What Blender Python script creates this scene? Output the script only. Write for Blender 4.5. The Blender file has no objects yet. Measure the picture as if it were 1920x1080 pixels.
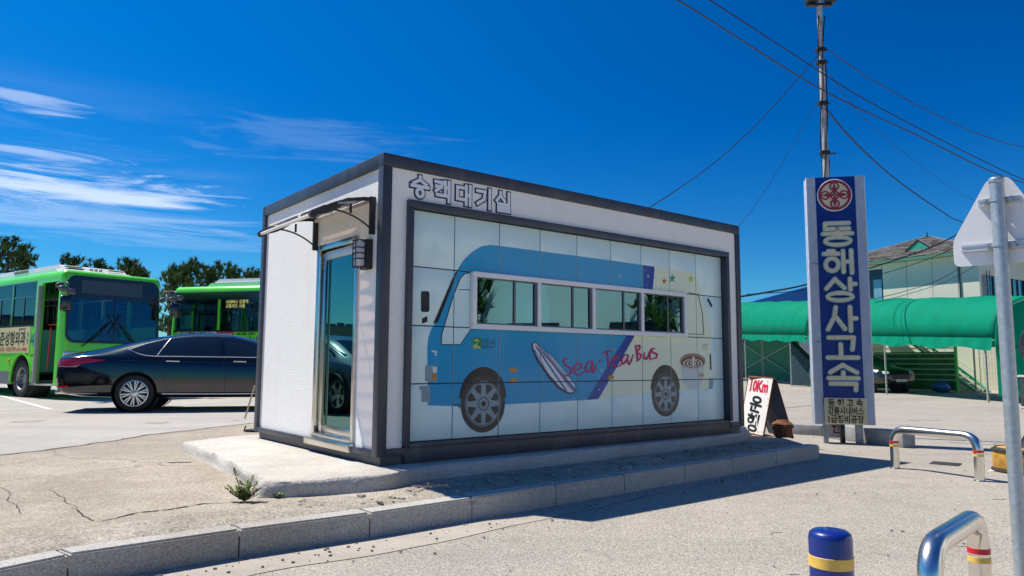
import bpy, bmesh, math, random
from mathutils import Vector, Matrix, noise
from mathutils.bvhtree import BVHTree
from mathutils.geometry import tessellate_polygon
R = math.radians
scene = bpy.context.scene
COL = scene.collection
rnd = random.Random(7)

# ------------------------------------------------------------------ camera, sky, sun
PITCH, ROLL, FPX, EYE = .10341, .005578, 1358.7, 1.25
cd = bpy.data.cameras.new('camera'); cam = bpy.data.objects.new('camera', cd); COL.objects.link(cam)
cam.matrix_world = Matrix.Translation((0, 0, EYE)) @ Matrix.Rotation(math.pi/2 + PITCH, 4, 'X') @ Matrix.Rotation(ROLL, 4, 'Z')
cd.sensor_width = 36; cd.lens = FPX/1920*36; cd.clip_start = .05; cd.clip_end = 3000
scene.camera = cam
SUN = Vector((-1.8814, .8733, 3.2573)).normalized()      # towards the sun
w = bpy.data.worlds.new('World'); scene.world = w; w.use_nodes = True
nt = w.node_tree; N = nt.nodes; L = nt.links
bg = N['Background']; bg.inputs['Strength'].default_value = .10
sky = N.new('ShaderNodeTexSky'); sky.sky_type = 'NISHITA'; sky.sun_disc = False
sky.sun_elevation = math.asin(SUN.z); sky.sun_rotation = math.atan2(SUN.x, SUN.y) % (2*math.pi)
sky.air_density = 1.0; sky.dust_density = .3; sky.ozone_density = 3.0
hs = N.new('ShaderNodeHueSaturation'); hs.inputs['Saturation'].default_value = 1.55
L.new(sky.outputs[0], hs.inputs['Color'])
tc = N.new('ShaderNodeTexCoord')
def vdot(vec, lo, hi):
    d = N.new('ShaderNodeVectorMath'); d.operation = 'DOT_PRODUCT'; d.inputs[1].default_value = Vector(vec).normalized()
    L.new(tc.outputs['Generated'], d.inputs[0])
    m = N.new('ShaderNodeMapRange'); m.inputs['From Min'].default_value = lo; m.inputs['From Max'].default_value = hi; m.interpolation_type = 'SMOOTHSTEP'
    L.new(d.outputs['Value'], m.inputs['Value']); return m.outputs[0]
tcol = N.new('ShaderNodeMix'); tcol.data_type = 'RGBA'; L.new(vdot(SUN, .15, .98), tcol.inputs[0]); tcol.inputs[6].default_value = (.14, .45, .66, 1); tcol.inputs[7].default_value = (.18, .74, .86, 1)
sz_ = N.new('ShaderNodeSeparateXYZ'); L.new(tc.outputs['Generated'], sz_.inputs[0]); el = N.new('ShaderNodeMapRange'); el.inputs['From Min'].default_value = .40; el.inputs['From Max'].default_value = .03; L.new(sz_.outputs[2], el.inputs['Value'])
tlow = N.new('ShaderNodeMix'); tlow.data_type = 'RGBA'; L.new(el.outputs[0], tlow.inputs[0]); L.new(tcol.outputs[2], tlow.inputs[6]); tlow.inputs[7].default_value = (.24, .60, .80, 1)      # air paler towards the horizon
tn = N.new('ShaderNodeMix'); tn.data_type = 'RGBA'; tn.blend_type = 'MULTIPLY'; tn.inputs[0].default_value = 1; L.new(tlow.outputs[2], tn.inputs[7]); L.new(hs.outputs[0], tn.inputs[6])   # polarised, deep blue away from the sun
# thin cirrus, streaked along the horizon, denser towards the left-hand (western) sky
mp = N.new('ShaderNodeMapping'); mp.inputs['Scale'].default_value = (1.2, 1.2, 11.0); mp.inputs['Location'].default_value = (2.3, .4, 1.2); mp.inputs['Rotation'].default_value = (R(4), R(-5), 0)
L.new(tc.outputs['Generated'], mp.inputs[0])
n1 = N.new('ShaderNodeTexNoise'); n1.inputs['Scale'].default_value = 1.9; n1.inputs['Detail'].default_value = 9; n1.inputs['Roughness'].default_value = .58; n1.inputs['Distortion'].default_value = .5
L.new(mp.outputs[0], n1.inputs['Vector'])
cr = N.new('ShaderNodeValToRGB'); cr.color_ramp.elements[0].position = .47; cr.color_ramp.elements[1].position = .72
L.new(n1.outputs['Fac'], cr.inputs[0])
west = vdot((-.80, .95, .27), .93, .995)
sepz = N.new('ShaderNodeSeparateXYZ'); L.new(tc.outputs['Generated'], sepz.inputs[0])
lowz = N.new('ShaderNodeMapRange'); lowz.inputs['From Min'].default_value = .335; lowz.inputs['From Max'].default_value = .20; L.new(sepz.outputs[2], lowz.inputs['Value'])
mul = N.new('ShaderNodeMath'); mul.operation = 'MULTIPLY'; L.new(cr.outputs[0], mul.inputs[0]); L.new(west, mul.inputs[1])
mul2 = N.new('ShaderNodeMath'); mul2.operation = 'MULTIPLY'; L.new(mul.outputs[0], mul2.inputs[0]); L.new(lowz.outputs[0], mul2.inputs[1])
def M1(op, a, b):
    m = N.new('ShaderNodeMath'); m.operation = op
    for i, v in enumerate((a, b)):
        if hasattr(v, 'links'): L.new(v, m.inputs[i])
        else: m.inputs[i].default_value = v
    return m.outputs[0]
soft = M1('MULTIPLY', mul2.outputs[0], .35)
mp2 = N.new('ShaderNodeMapping'); mp2.inputs['Scale'].default_value = (1.6, 1.6, 16.0); mp2.inputs['Rotation'].default_value = (0, R(3), 0); L.new(tc.outputs['Generated'], mp2.inputs[0])
n2 = N.new('ShaderNodeTexNoise'); n2.inputs['Scale'].default_value = 3.4; n2.inputs['Detail'].default_value = 12; n2.inputs['Roughness'].default_value = .66; n2.inputs['Distortion'].default_value = .9; L.new(mp2.outputs[0], n2.inputs['Vector'])
for az, zc, hw, hh, k_ in ((-.60, .206, .15, .024, .80), (-.68, .287, .055, .014, .40), (-.64, .165, .26, .022, .30), (-.66, .236, .09, .007, .45), (-.45, .150, .22, .012, .16), (-.30, .29, .20, .03, .08)):        # soft cloud banks low in the west: azimuth tangent, height, half extents
    d0 = Vector((az, 1, 0)).normalized(); e1 = Vector((d0.y, -d0.x, 0)); dl = N.new('ShaderNodeVectorMath'); dl.operation = 'DOT_PRODUCT'; dl.inputs[1].default_value = e1; L.new(tc.outputs['Generated'], dl.inputs[0])
    q1 = M1('POWER', M1('ABSOLUTE', M1('DIVIDE', dl.outputs['Value'], hw), 0), 2); q2 = M1('POWER', M1('ABSOLUTE', M1('DIVIDE', M1('SUBTRACT', sepz.outputs[2], zc), hh), 0), 2)
    f_ = M1('SUBTRACT', M1('SUBTRACT', M1('MULTIPLY', n2.outputs['Fac'], 5.2), 1.75), M1('MULTIPLY', M1('ADD', q1, q2), .85)); fr_ = N.new('ShaderNodeMapRange'); fr_.inputs['From Min'].default_value = 0; fr_.inputs['From Max'].default_value = 1.3; fr_.inputs['To Max'].default_value = k_; fr_.interpolation_type = 'SMOOTHSTEP'; L.new(f_, fr_.inputs['Value'])
    fwd = N.new('ShaderNodeVectorMath'); fwd.operation = 'DOT_PRODUCT'; fwd.inputs[1].default_value = d0; L.new(tc.outputs['Generated'], fwd.inputs[0])
    soft = M1('MAXIMUM', soft, M1('MULTIPLY', fr_.outputs[0], M1('GREATER_THAN', fwd.outputs['Value'], 0)))
mx = N.new('ShaderNodeMix'); mx.data_type = 'RGBA'; L.new(soft, mx.inputs[0]); L.new(tn.outputs[2], mx.inputs[6]); mx.inputs[7].default_value = (5.6, 6.6, 8.2, 1)
L.new(mx.outputs[2], bg.inputs['Color'])
sd = bpy.data.lights.new('sun', 'SUN'); sd.energy = 4.6; sd.angle = R(.53); sd.color = (1, .93, .825)
sun = bpy.data.objects.new('sun', sd); COL.objects.link(sun); sun.rotation_euler = SUN.to_track_quat('Z', 'Y').to_euler(); sun.location = (-20, 10, 30)
vs = scene.view_settings; vs.view_transform = 'Standard'; vs.look = 'None'; vs.exposure = .5; vs.gamma = 1; vs.use_curve_mapping = False
scene.cycles.max_bounces = 8; scene.cycles.transparent_max_bounces = 12
scene.cycles.sample_clamp_indirect = 4; scene.cycles.caustics_reflective = False; scene.cycles.caustics_refractive = False

def ray(px, py):                                          # direction through a picture point
    c, s = math.cos(ROLL), math.sin(ROLL); a, b = px-960, py-540
    u, v = c*a+s*b, -s*a+c*b
    return Vector((u, FPX*math.cos(PITCH)+v*math.sin(PITCH), FPX*math.sin(PITCH)-v*math.cos(PITCH)))/FPX
def at(px, py, Y): r = ray(px, py); return Vector((0, 0, EYE)) + r*(Y/r.y)
def gr(px, py, z=0): r = ray(px, py); return Vector((0, 0, EYE)) + r*((z-EYE)/r.z)

# ------------------------------------------------------------------ materials
MATS = {}
def mat(name, col, rough=.6, metal=0, var=0, vscale=6, bump=0, bscale=60, coat=0, spec=.5, col2=None, detail=6, emit=0):
    if name in MATS: return MATS[name]
    m = bpy.data.materials.new(name); m.use_nodes = True; t = m.node_tree; n = t.nodes; l = t.links
    p = n['Principled BSDF']; c = (*col, 1)
    p.inputs['Base Color'].default_value = c; p.inputs['Roughness'].default_value = rough; p.inputs['Metallic'].default_value = metal
    p.inputs['Coat Weight'].default_value = coat; p.inputs['Coat Roughness'].default_value = .03; p.inputs['Specular IOR Level'].default_value = spec
    if emit: p.inputs['Emission Color'].default_value = c; p.inputs['Emission Strength'].default_value = emit
    co = n.new('ShaderNodeTexCoord')
    if var or col2:
        z = n.new('ShaderNodeTexNoise'); z.inputs['Scale'].default_value = vscale; z.inputs['Detail'].default_value = detail; z.inputs['Roughness'].default_value = .62
        l.new(co.outputs['Object'], z.inputs['Vector'])
        r = n.new('ShaderNodeMapRange'); r.inputs['From Min'].default_value = .3; r.inputs['From Max'].default_value = .7; l.new(z.outputs['Fac'], r.inputs['Value'])
        x = n.new('ShaderNodeMix'); x.data_type = 'RGBA'; l.new(r.outputs[0], x.inputs[0])
        x.inputs[6].default_value = (*[k*(1-var) for k in col], 1); x.inputs[7].default_value = (*(col2 or [min(1, k*(1+var)) for k in col]), 1)
        l.new(x.outputs[2], p.inputs['Base Color'])
        rr = n.new('ShaderNodeMapRange'); rr.inputs['To Min'].default_value = rough*.85; rr.inputs['To Max'].default_value = min(1, rough*1.2); l.new(z.outputs['Fac'], rr.inputs['Value']); l.new(rr.outputs[0], p.inputs['Roughness'])
    if bump:
        z = n.new('ShaderNodeTexNoise'); z.inputs['Scale'].default_value = bscale; z.inputs['Detail'].default_value = 4; l.new(co.outputs['Object'], z.inputs['Vector'])
        b = n.new('ShaderNodeBump'); b.inputs['Strength'].default_value = bump; b.inputs['Distance'].default_value = .01; l.new(z.outputs['Fac'], b.inputs['Height']); l.new(b.outputs[0], p.inputs['Normal'])
    MATS[name] = m; return m
def ground_mat(name, cols, speck, blotch=.35, bump=.5, sp_scale=140, stain=(.12, .10, .08), stain_amt=.35, seed=0, rough=.9, crack=0):
    m = bpy.data.materials.new(name); m.use_nodes = True; t = m.node_tree; n = t.nodes; l = t.links; p = n['Principled BSDF']
    co = n.new('ShaderNodeTexCoord'); mpp = n.new('ShaderNodeMapping'); mpp.inputs['Location'].default_value = (seed*3.7, seed*1.3, 0); l.new(co.outputs['Object'], mpp.inputs[0])
    def nz(sc, det=4, ro=.6, lo=.3, hi=.7, dist=0):
        z = n.new('ShaderNodeTexNoise'); z.inputs['Scale'].default_value = sc; z.inputs['Detail'].default_value = det; z.inputs['Roughness'].default_value = ro; z.inputs['Distortion'].default_value = dist
        l.new(mpp.outputs[0], z.inputs['Vector']); r = n.new('ShaderNodeMapRange'); r.inputs['From Min'].default_value = lo; r.inputs['From Max'].default_value = hi
        l.new(z.outputs['Fac'], r.inputs['Value']); return r.outputs[0]
    def mix(f, a, b, mode='MIX'):
        x = n.new('ShaderNodeMix'); x.data_type = 'RGBA'; x.blend_type = mode
        for s, v in ((0, f), (6, a), (7, b)):
            if hasattr(v, 'links'): l.new(v, x.inputs[s])
            else: x.inputs[s].default_value = v if s == 0 else (*v, 1)
        return x.outputs[2]
    def mul_(a, k):
        x = n.new('ShaderNodeMath'); x.operation = 'MULTIPLY'; l.new(a, x.inputs[0]); x.inputs[1].default_value = k; return x.outputs[0]
    base = mix(nz(.45, 8, .65, .32, .68), cols[0], cols[1])
    base = mix(mul_(nz(2.4, 7, .7, .42, .66), blotch), base, cols[2])
    base = mix(mul_(nz(.23, 6, .6, .50, .72, 1.0), stain_amt), base, stain)
    ms = n.new('ShaderNodeMapping'); ms.inputs['Rotation'].default_value = (0, 0, R(-42)); ms.inputs['Scale'].default_value = (.12, 1.5, 1); l.new(co.outputs['Object'], ms.inputs[0])
    zs = n.new('ShaderNodeTexNoise'); zs.inputs['Scale'].default_value = 1.0; zs.inputs['Detail'].default_value = 6; zs.inputs['Roughness'].default_value = .65; l.new(ms.outputs[0], zs.inputs['Vector'])
    gs = n.new('ShaderNodeMapRange'); gs.inputs['From Min'].default_value = .50; gs.inputs['From Max'].default_value = .68; gs.inputs['To Max'].default_value = .30; l.new(zs.outputs['Fac'], gs.inputs['Value'])
    base = mix(gs.outputs[0], base, [c*.62 for c in cols[0]])
    vor = n.new('ShaderNodeTexVoronoi'); vor.inputs['Scale'].default_value = sp_scale; l.new(mpp.outputs[0], vor.inputs['Vector'])
    sep = n.new('ShaderNodeSeparateColor'); l.new(vor.outputs['Color'], sep.inputs[0])
    g = n.new('ShaderNodeMapRange'); g.inputs['To Min'].default_value = 1-speck; g.inputs['To Max'].default_value = 1+speck*.6; l.new(sep.outputs[0], g.inputs['Value'])
    cc = n.new('ShaderNodeCombineColor'); [l.new(g.outputs[0], cc.inputs[i]) for i in range(3)]
    base = mix(1.0, base, cc.outputs[0], 'MULTIPLY')
    g3 = n.new('ShaderNodeMapRange'); g3.inputs['From Min'].default_value = .66; g3.inputs['From Max'].default_value = .74
    z3 = n.new('ShaderNodeTexNoise'); z3.inputs['Scale'].default_value = 17; z3.inputs['Detail'].default_value = 2; l.new(mpp.outputs[0], z3.inputs['Vector']); l.new(z3.outputs['Fac'], g3.inputs['Value'])
    base = mix(mul_(g3.outputs[0], .5), base, [c*.35 for c in cols[0]])
    if crack:
        v2 = n.new('ShaderNodeTexVoronoi'); v2.feature = 'DISTANCE_TO_EDGE'; v2.inputs['Scale'].default_value = .33
        z4 = n.new('ShaderNodeTexNoise'); z4.inputs['Scale'].default_value = 1.6; z4.inputs['Detail'].default_value = 6; l.new(mpp.outputs[0], z4.inputs['Vector'])
        va = n.new('ShaderNodeVectorMath'); va.operation = 'MULTIPLY_ADD'; l.new(z4.outputs['Color'], va.inputs[0]); va.inputs[1].default_value = (.9, .9, 0); l.new(mpp.outputs[0], va.inputs[2]); l.new(va.outputs[0], v2.inputs['Vector'])
        g4 = n.new('ShaderNodeMapRange'); g4.inputs['From Min'].default_value = .0; g4.inputs['From Max'].default_value = .006; g4.inputs['To Min'].default_value = crack; g4.inputs['To Max'].default_value = 0; l.new(v2.outputs['Distance'], g4.inputs['Value'])
        base = mix(g4.outputs[0], base, (.04, .035, .03))
    l.new(base, p.inputs['Base Color']); p.inputs['Roughness'].default_value = rough; p.inputs['Specular IOR Level'].default_value = .25
    bz = n.new('ShaderNodeTexNoise'); bz.inputs['Scale'].default_value = sp_scale*.5; bz.inputs['Detail'].default_value = 5; l.new(mpp.outputs[0], bz.inputs['Vector'])
    b = n.new('ShaderNodeBump'); b.inputs['Strength'].default_value = bump; b.inputs['Distance'].default_value = .012; l.new(bz.outputs['Fac'], b.inputs['Height']); l.new(b.outputs[0], p.inputs['Normal'])
    MATS[name] = m; return m
def glass(name, tint, mirror, fac, through=(.5, .6, .6), rough=0.0):
    m = bpy.data.materials.new(name); m.use_nodes = True; t = m.node_tree; n = t.nodes; l = t.links
    n.remove(n['Principled BSDF']); out = n['Material Output']
    g = n.new('ShaderNodeBsdfGlossy'); g.inputs['Roughness'].default_value = rough; g.inputs['Color'].default_value = (*mirror, 1)
    tr = n.new('ShaderNodeBsdfTransparent'); tr.inputs['Color'].default_value = (*through, 1)
    fr = n.new('ShaderNodeFresnel'); fr.inputs['IOR'].default_value = 1.5
    mr = n.new('ShaderNodeMapRange'); mr.inputs['To Min'].default_value = fac; mr.inputs['To Max'].default_value = 1; l.new(fr.outputs[0], mr.inputs['Value'])
    mx_ = n.new('ShaderNodeMixShader'); l.new(mr.outputs[0], mx_.inputs[0]); l.new(tr.outputs[0], mx_.inputs[1]); l.new(g.outputs[0], mx_.inputs[2]); l.new(mx_.outputs[0], out.inputs['Surface'])
    MATS[name] = m; return m
def leafmat(name, col, col2):
    m = mat(name, col, .6, var=.35, vscale=1.3, col2=col2); return m

charcoal = mat('charcoal_metal', (.042, .048, .066), .42, var=.08, vscale=3)
stucco = mat('white_stucco', (.89, .875, .84), .9, var=.06, vscale=40, bump=.5, bscale=55)
black = mat('black_paint', (.012, .012, .013), .35)
rubber = mat('rubber', (.022, .022, .023), .8, var=.2, vscale=20)
steel = mat('brushed_steel', (.62, .59, .54), .22, metal=1, var=.06, vscale=9)
chrome = mat('polished_steel', (.80, .76, .70), .24, metal=1, var=.05, vscale=14)
alloy = mat('alloy_rim', (.66, .67, .68), .25, metal=.9)
white_paint = mat('white_paint', (.80, .80, .80), .45)
galv = mat('galvanised_steel', (.42, .47, .50), .42, metal=.55, var=.16, vscale=30)
red_t = mat('red_tape', (.62, .01, .02), .4); yel_t = mat('yellow_tape', (.80, .50, .10), .4, var=.12, vscale=30)
dark_in = mat('dark_interior', (.03, .035, .04), .8)

def streaks(m, amt=.10):                                 # faint rain streaks and dust on a wall
    n, l = m.node_tree.nodes, m.node_tree.links; p = n['Principled BSDF']; src = p.inputs['Base Color'].links[0].from_socket
    co = n.new('ShaderNodeTexCoord'); q = n.new('ShaderNodeMapping'); q.inputs['Scale'].default_value = (3.1, 3.1, .45); l.new(co.outputs['Object'], q.inputs[0])
    z = n.new('ShaderNodeTexNoise'); z.inputs['Scale'].default_value = 1.2; z.inputs['Detail'].default_value = 7; z.inputs['Roughness'].default_value = .7; l.new(q.outputs[0], z.inputs['Vector'])
    g = n.new('ShaderNodeMapRange'); g.inputs['From Min'].default_value = .5; g.inputs['From Max'].default_value = .75; g.inputs['To Max'].default_value = amt*3; l.new(z.outputs['Fac'], g.inputs['Value'])
    x = n.new('ShaderNodeMix'); x.data_type = 'RGBA'; l.new(g.outputs[0], x.inputs[0]); l.new(src, x.inputs[6]); x.inputs[7].default_value = (.42, .39, .34, 1); l.new(x.outputs[2], p.inputs['Base Color'])
streaks(stucco, .035); streaks(charcoal, .05); streaks(galv, .12)
# ------------------------------------------------------------------ geometry helpers
def link(name, me, m, parent=None, M=None):
    o = bpy.data.objects.new(name, me); COL.objects.link(o)
    if m is not None and not me.materials: me.materials.append(m)
    if parent: o.parent = parent
    if M is not None: o.matrix_local = M
    return o
class MB:
    def __init__(s): s.b = bmesh.new()
    def box(s, lo, hi, M=None, bev=0):
        lo, hi = Vector(lo), Vector(hi); c = (lo+hi)/2; d = hi-lo
        X = Matrix.Translation(c) @ Matrix.Diagonal((*d, 1))
        r = bmesh.ops.create_cube(s.b, size=1, matrix=X)['verts']
        if bev:
            es = {e for v in r for e in v.link_edges}
            k = bmesh.ops.bevel(s.b, geom=list(es), offset=bev, segments=2, affect='EDGES', profile=.5); r = list({v for f in k['faces'] for v in f.verts} | {v for v in r if v.is_valid})
        if M is not None: bmesh.ops.transform(s.b, matrix=M, verts=r)
        return r
    def prism(s, pts, h, M=None):                     # polygon (x,y) extruded from z=0 to z=h
        v = [s.b.verts.new((x, y, 0)) for x, y in pts]; v2 = [s.b.verts.new((x, y, h)) for x, y in pts]
        a = sum(pts[i][0]*pts[(i+1) % len(pts)][1]-pts[(i+1) % len(pts)][0]*pts[i][1] for i in range(len(pts)))
        if a*h < 0: v.reverse(); v2.reverse()
        n = len(v); s.b.faces.new(v[::-1]); s.b.faces.new(v2)
        for i in range(n): s.b.faces.new((v[i], v[(i+1) % n], v2[(i+1) % n], v2[i]))
        if M is not None: bmesh.ops.transform(s.b, matrix=M, verts=v+v2)
    def quad(s, *p):
        try: return s.b.faces.new([s.b.verts.new(q) for q in p])
        except ValueError: pass
    def tube(s, pts, r, n=10, cap=True):
        pts = [Vector(p) for p in pts]; rr = r if isinstance(r, (list, tuple)) else [r]*len(pts); rings = []; up = None
        for i, p in enumerate(pts):
            d = (pts[min(i+1, len(pts)-1)]-pts[max(i-1, 0)])
            if d.length < 1e-9: d = Vector((0, 0, 1))
            d.normalize()
            if up is None: up = d.orthogonal().normalized()
            up = (up - d*up.dot(d)); up = up.normalized() if up.length > 1e-6 else d.orthogonal().normalized()
            q = d.cross(up); rings.append([s.b.verts.new(p + (up*math.cos(2*math.pi*k/n)+q*math.sin(2*math.pi*k/n))*rr[i]) for k in range(n)])
        for a, b in zip(rings, rings[1:]):
            for k in range(n): s.b.faces.new((a[k], a[(k+1) % n], b[(k+1) % n], b[k]))
        if cap and n > 2: s.b.faces.new(rings[0][::-1]); s.b.faces.new(rings[-1])
    def lathe(s, prof, n=32, M=None, closed=False):     # (r,z) about z
        rings = [[s.b.verts.new((r*math.cos(2*math.pi*k/n), r*math.sin(2*math.pi*k/n), z)) for k in range(n)] if r > 1e-6 else [s.b.verts.new((0, 0, z))] for r, z in prof]
        pr = list(zip(rings, rings[1:])) + ([(rings[-1], rings[0])] if closed else [])
        for a, b in pr:
            for k in range(n):
                q = [a[k % len(a)], a[(k+1) % len(a)], b[(k+1) % len(b)], b[k % len(b)]]
                u = []; [u.append(x) for x in q if x not in u]
                if len(u) > 2: s.b.faces.new(u)
        vv = [v for r_ in rings for v in r_]
        if M is not None: bmesh.ops.transform(s.b, matrix=M, verts=vv)
        return vv
    def build(s, name, m, parent=None, smooth=35, M=None, keepn=False):
        if not keepn: bmesh.ops.recalc_face_normals(s.b, faces=s.b.faces)
        me = bpy.data.meshes.new(name); s.b.to_mesh(me); s.b.free()
        if smooth:
            me.shade_smooth(); me.set_sharp_from_angle(angle=R(smooth))
        return link(name, me, m, parent, M)
def tag(o, label=None, cat=None, group=None, kind=None):
    if label: o['label'] = label
    if cat: o['category'] = cat
    if group: o['group'] = group
    if kind: o['kind'] = kind
    return o
def thing(name, label, cat, M=None, group=None):
    o = bpy.data.objects.new(name, None); COL.objects.link(o); o.empty_display_size = .2
    if M is not None: o.matrix_world = M
    return tag(o, label, cat, group)
def struct(o): o['kind'] = 'structure'; return o
def TR(x, y, z=0, a=0, s=1): return Matrix.Translation((x, y, z)) @ Matrix.Rotation(a, 4, 'Z') @ Matrix.Scale(s, 4)
def bez(pts, n=10):                                     # Catmull-Rom through points
    pts = [Vector(p) for p in pts]; P = [2*pts[0]-pts[1]] + pts + [2*pts[-1]-pts[-2]]; out = []
    for i in range(1, len(P)-2):
        a, b, c, d = P[i-1:i+3]
        for k in range(n):
            t = k/n; out.append(.5*((2*b)+(c-a)*t+(2*a-5*b+4*c-d)*t*t+(3*b-a-3*c+d)*t**3))
    out.append(pts[-1]); return out
def fillet(pts, r, n=8):
    pts = [Vector(p) for p in pts]; out = [pts[0]]
    for a, b, c in zip(pts, pts[1:], pts[2:]):
        u, v = (a-b).normalized(), (c-b).normalized(); rr = min(r, (a-b).length*.49, (c-b).length*.49)
        p, q = b+u*rr, b+v*rr
        for k in range(n+1): t = k/n; out.append(p*(1-t)**2 + b*2*t*(1-t) + q*t*t)
    out.append(pts[-1]); return out
def rrect(x0, y0, x1, y1, r, n=5):
    o = []
    for cx, cy, a in ((x1-r, y1-r, 0), (x0+r, y1-r, 90), (x0+r, y0+r, 180), (x1-r, y0+r, 270)):
        o += [(cx+r*math.cos(R(a+90*k/n)), cy+r*math.sin(R(a+90*k/n))) for k in range(n+1)]
    return o
def ell(cx, cy, rx, ry, n=28): return [(cx+rx*math.cos(2*math.pi*k/n), cy+ry*math.sin(2*math.pi*k/n)) for k in range(n)]
def text(s, size, m, parent, M, name='lettering', bold=0, ext=.001, width=None, spacing=1):
    c = bpy.data.curves.new('t', 'FONT'); c.body = s; c.size = size; c.extrude = ext; c.offset = bold; c.resolution_u = 3; c.space_character = spacing
    o = bpy.data.objects.new('t', c); COL.objects.link(o)
    me = bpy.data.meshes.new_from_object(o.evaluated_get(bpy.context.evaluated_depsgraph_get())); bpy.data.objects.remove(o); bpy.data.curves.remove(c)
    xs = [v.co.x for v in me.vertices] or [0]; ys = [v.co.y for v in me.vertices] or [0]
    k = (width/(max(xs)-min(xs))) if width else 1
    cx, cy = (max(xs)+min(xs))/2, (max(ys)+min(ys))/2
    for v in me.vertices: v.co = Vector(((v.co.x-cx)*k, v.co.y-cy, v.co.z))
    me.materials.clear()
    return link(name, me, m, parent, M)
def strokes(glyph, ox, oy, sx, sy, w, depth, cap='square', z0=0, mb=None):
    mb = mb or MB(); k = 0
    for st in glyph:
        if st[0] == 'o':
            _, cx, cy, rx, ry = st; n = 32; cx, cy, rx, ry = ox+cx*sx, oy+cy*sy, rx*sx, ry*sy
            top = depth + .0005*(k % 6); k += 1
            def ring(a, z): return [mb.b.verts.new((cx+(rx+a)*math.cos(2*math.pi*i/n), cy+(ry+a)*math.sin(2*math.pi*i/n), z0+z)) for i in range(n)]
            a, b, c, d = ring(w/2, 0), ring(w/2, top), ring(-w/2, top), ring(-w/2, 0)
            for p, q in ((a, b), (b, c), (c, d)):
                for i in range(n): mb.b.faces.new((p[i], p[(i+1) % n], q[(i+1) % n], q[i]))
            continue
        pts = [Vector((ox+x*sx, oy+y*sy)) for x, y in st]
        for i, (a, b) in enumerate(zip(pts, pts[1:])):
            d = (b-a).normalized(); nrm = Vector((-d.y, d.x))*w/2; e = d*w/2
            a2 = a-(e if cap == 'square' else Vector((0, 0))); b2 = b+(e if cap == 'square' else Vector((0, 0)))
            mb.prism([tuple(p) for p in (a2-nrm, b2-nrm, b2+nrm, a2+nrm)], depth+.0005*(k % 6), Matrix.Translation((0, 0, z0))); k += 1
        if cap == 'round':
            for p in pts: mb.prism(ell(p.x, p.y, w/2, w/2, 16), depth+.0005*(k % 6), Matrix.Translation((0, 0, z0))); k += 1
    return mb
def jag(pts, wd, seed=0, amp=.05, step=.06):            # a jagged thin strip along a polyline on the ground
    rr = random.Random(seed); pts = [Vector(p) for p in pts]; path = []
    for a, b in zip(pts, pts[1:]):
        n = max(2, int((b-a).length/step))
        for k in range(n): path.append(a.lerp(b, k/n))
    path.append(pts[-1]); path = [p+Vector((noise.noise(p*3+Vector((seed, 0, 0)))*amp*1.6+rr.uniform(-amp, amp)*.22, noise.noise(p*3+Vector((0, seed+9, 0)))*amp*1.6+rr.uniform(-amp, amp)*.22, 0)) for p in path]
    return path
def strip(path, wd, seed=0):
    mb = MB(); rr = random.Random(seed); prev = None
    for i, p in enumerate(path):
        d = (path[min(i+1, len(path)-1)]-path[max(i-1, 0)]).normalized(); nrm = Vector((-d.y, d.x, 0))
        ww = wd*rr.uniform(.25, 1.1)*min(1, .2+4*min(i, len(path)-1-i)/len(path)); cur = (mb.b.verts.new(p+nrm*ww), mb.b.verts.new(p-nrm*ww))
        if prev: mb.b.faces.new((prev[0], prev[1], cur[1], cur[0]))
        prev = cur
    return mb

# ------------------------------------------------------------------ ground
road_m = ground_mat('asphalt_road', [(.42, .385, .335), (.355, .325, .28), (.46, .42, .365)], .52, .5, .6, 135, stain=(.25, .235, .215), stain_amt=.4)
lot_m = ground_mat('worn_concrete_lot', [(.46, .40, .32), (.35, .30, .24), (.53, .48, .405)], .42, .55, .8, 110, stain=(.22, .19, .16), stain_amt=.5, seed=3, crack=.55)
apron_m = ground_mat('pale_lot', [(.47, .445, .405), (.38, .36, .33), (.50, .47, .43)], .22, .4, .4, 130, stain=(.24, .23, .22), stain_amt=.3, seed=5)
rough_m = ground_mat('crumbly_verge', [(.40, .355, .29), (.28, .245, .195), (.50, .455, .385)], .42, .75, 1.0, 85, stain=(.16, .15, .12), stain_amt=.6, seed=8)
gutter_m = ground_mat('gutter_concrete', [(.46, .42, .36), (.38, .345, .30), (.50, .46, .40)], .16, .4, .4, 130, seed=11)
slab_m = ground_mat('slab_concrete', [(.56, .53, .48), (.46, .42, .36), (.62, .60, .56)], .2, .6, .9, 90, stain=(.34, .29, .23), stain_amt=.55, seed=2)
granite_m = ground_mat('granite', [(.50, .485, .445), (.42, .405, .37), (.56, .54, .50)], .4, .3, .35, 170, stain=(.24, .18, .10), stain_amt=.45, seed=6, rough=.8)
crack_m = mat('crack_dirt', (.045, .038, .03), .95)

KZ = .17
g = MB(); g.quad((-700, -300, 0), (700, -300, 0), (700, 1500, 0), (-700, 1500, 0)); struct(g.build('road', road_m, smooth=0))
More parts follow.
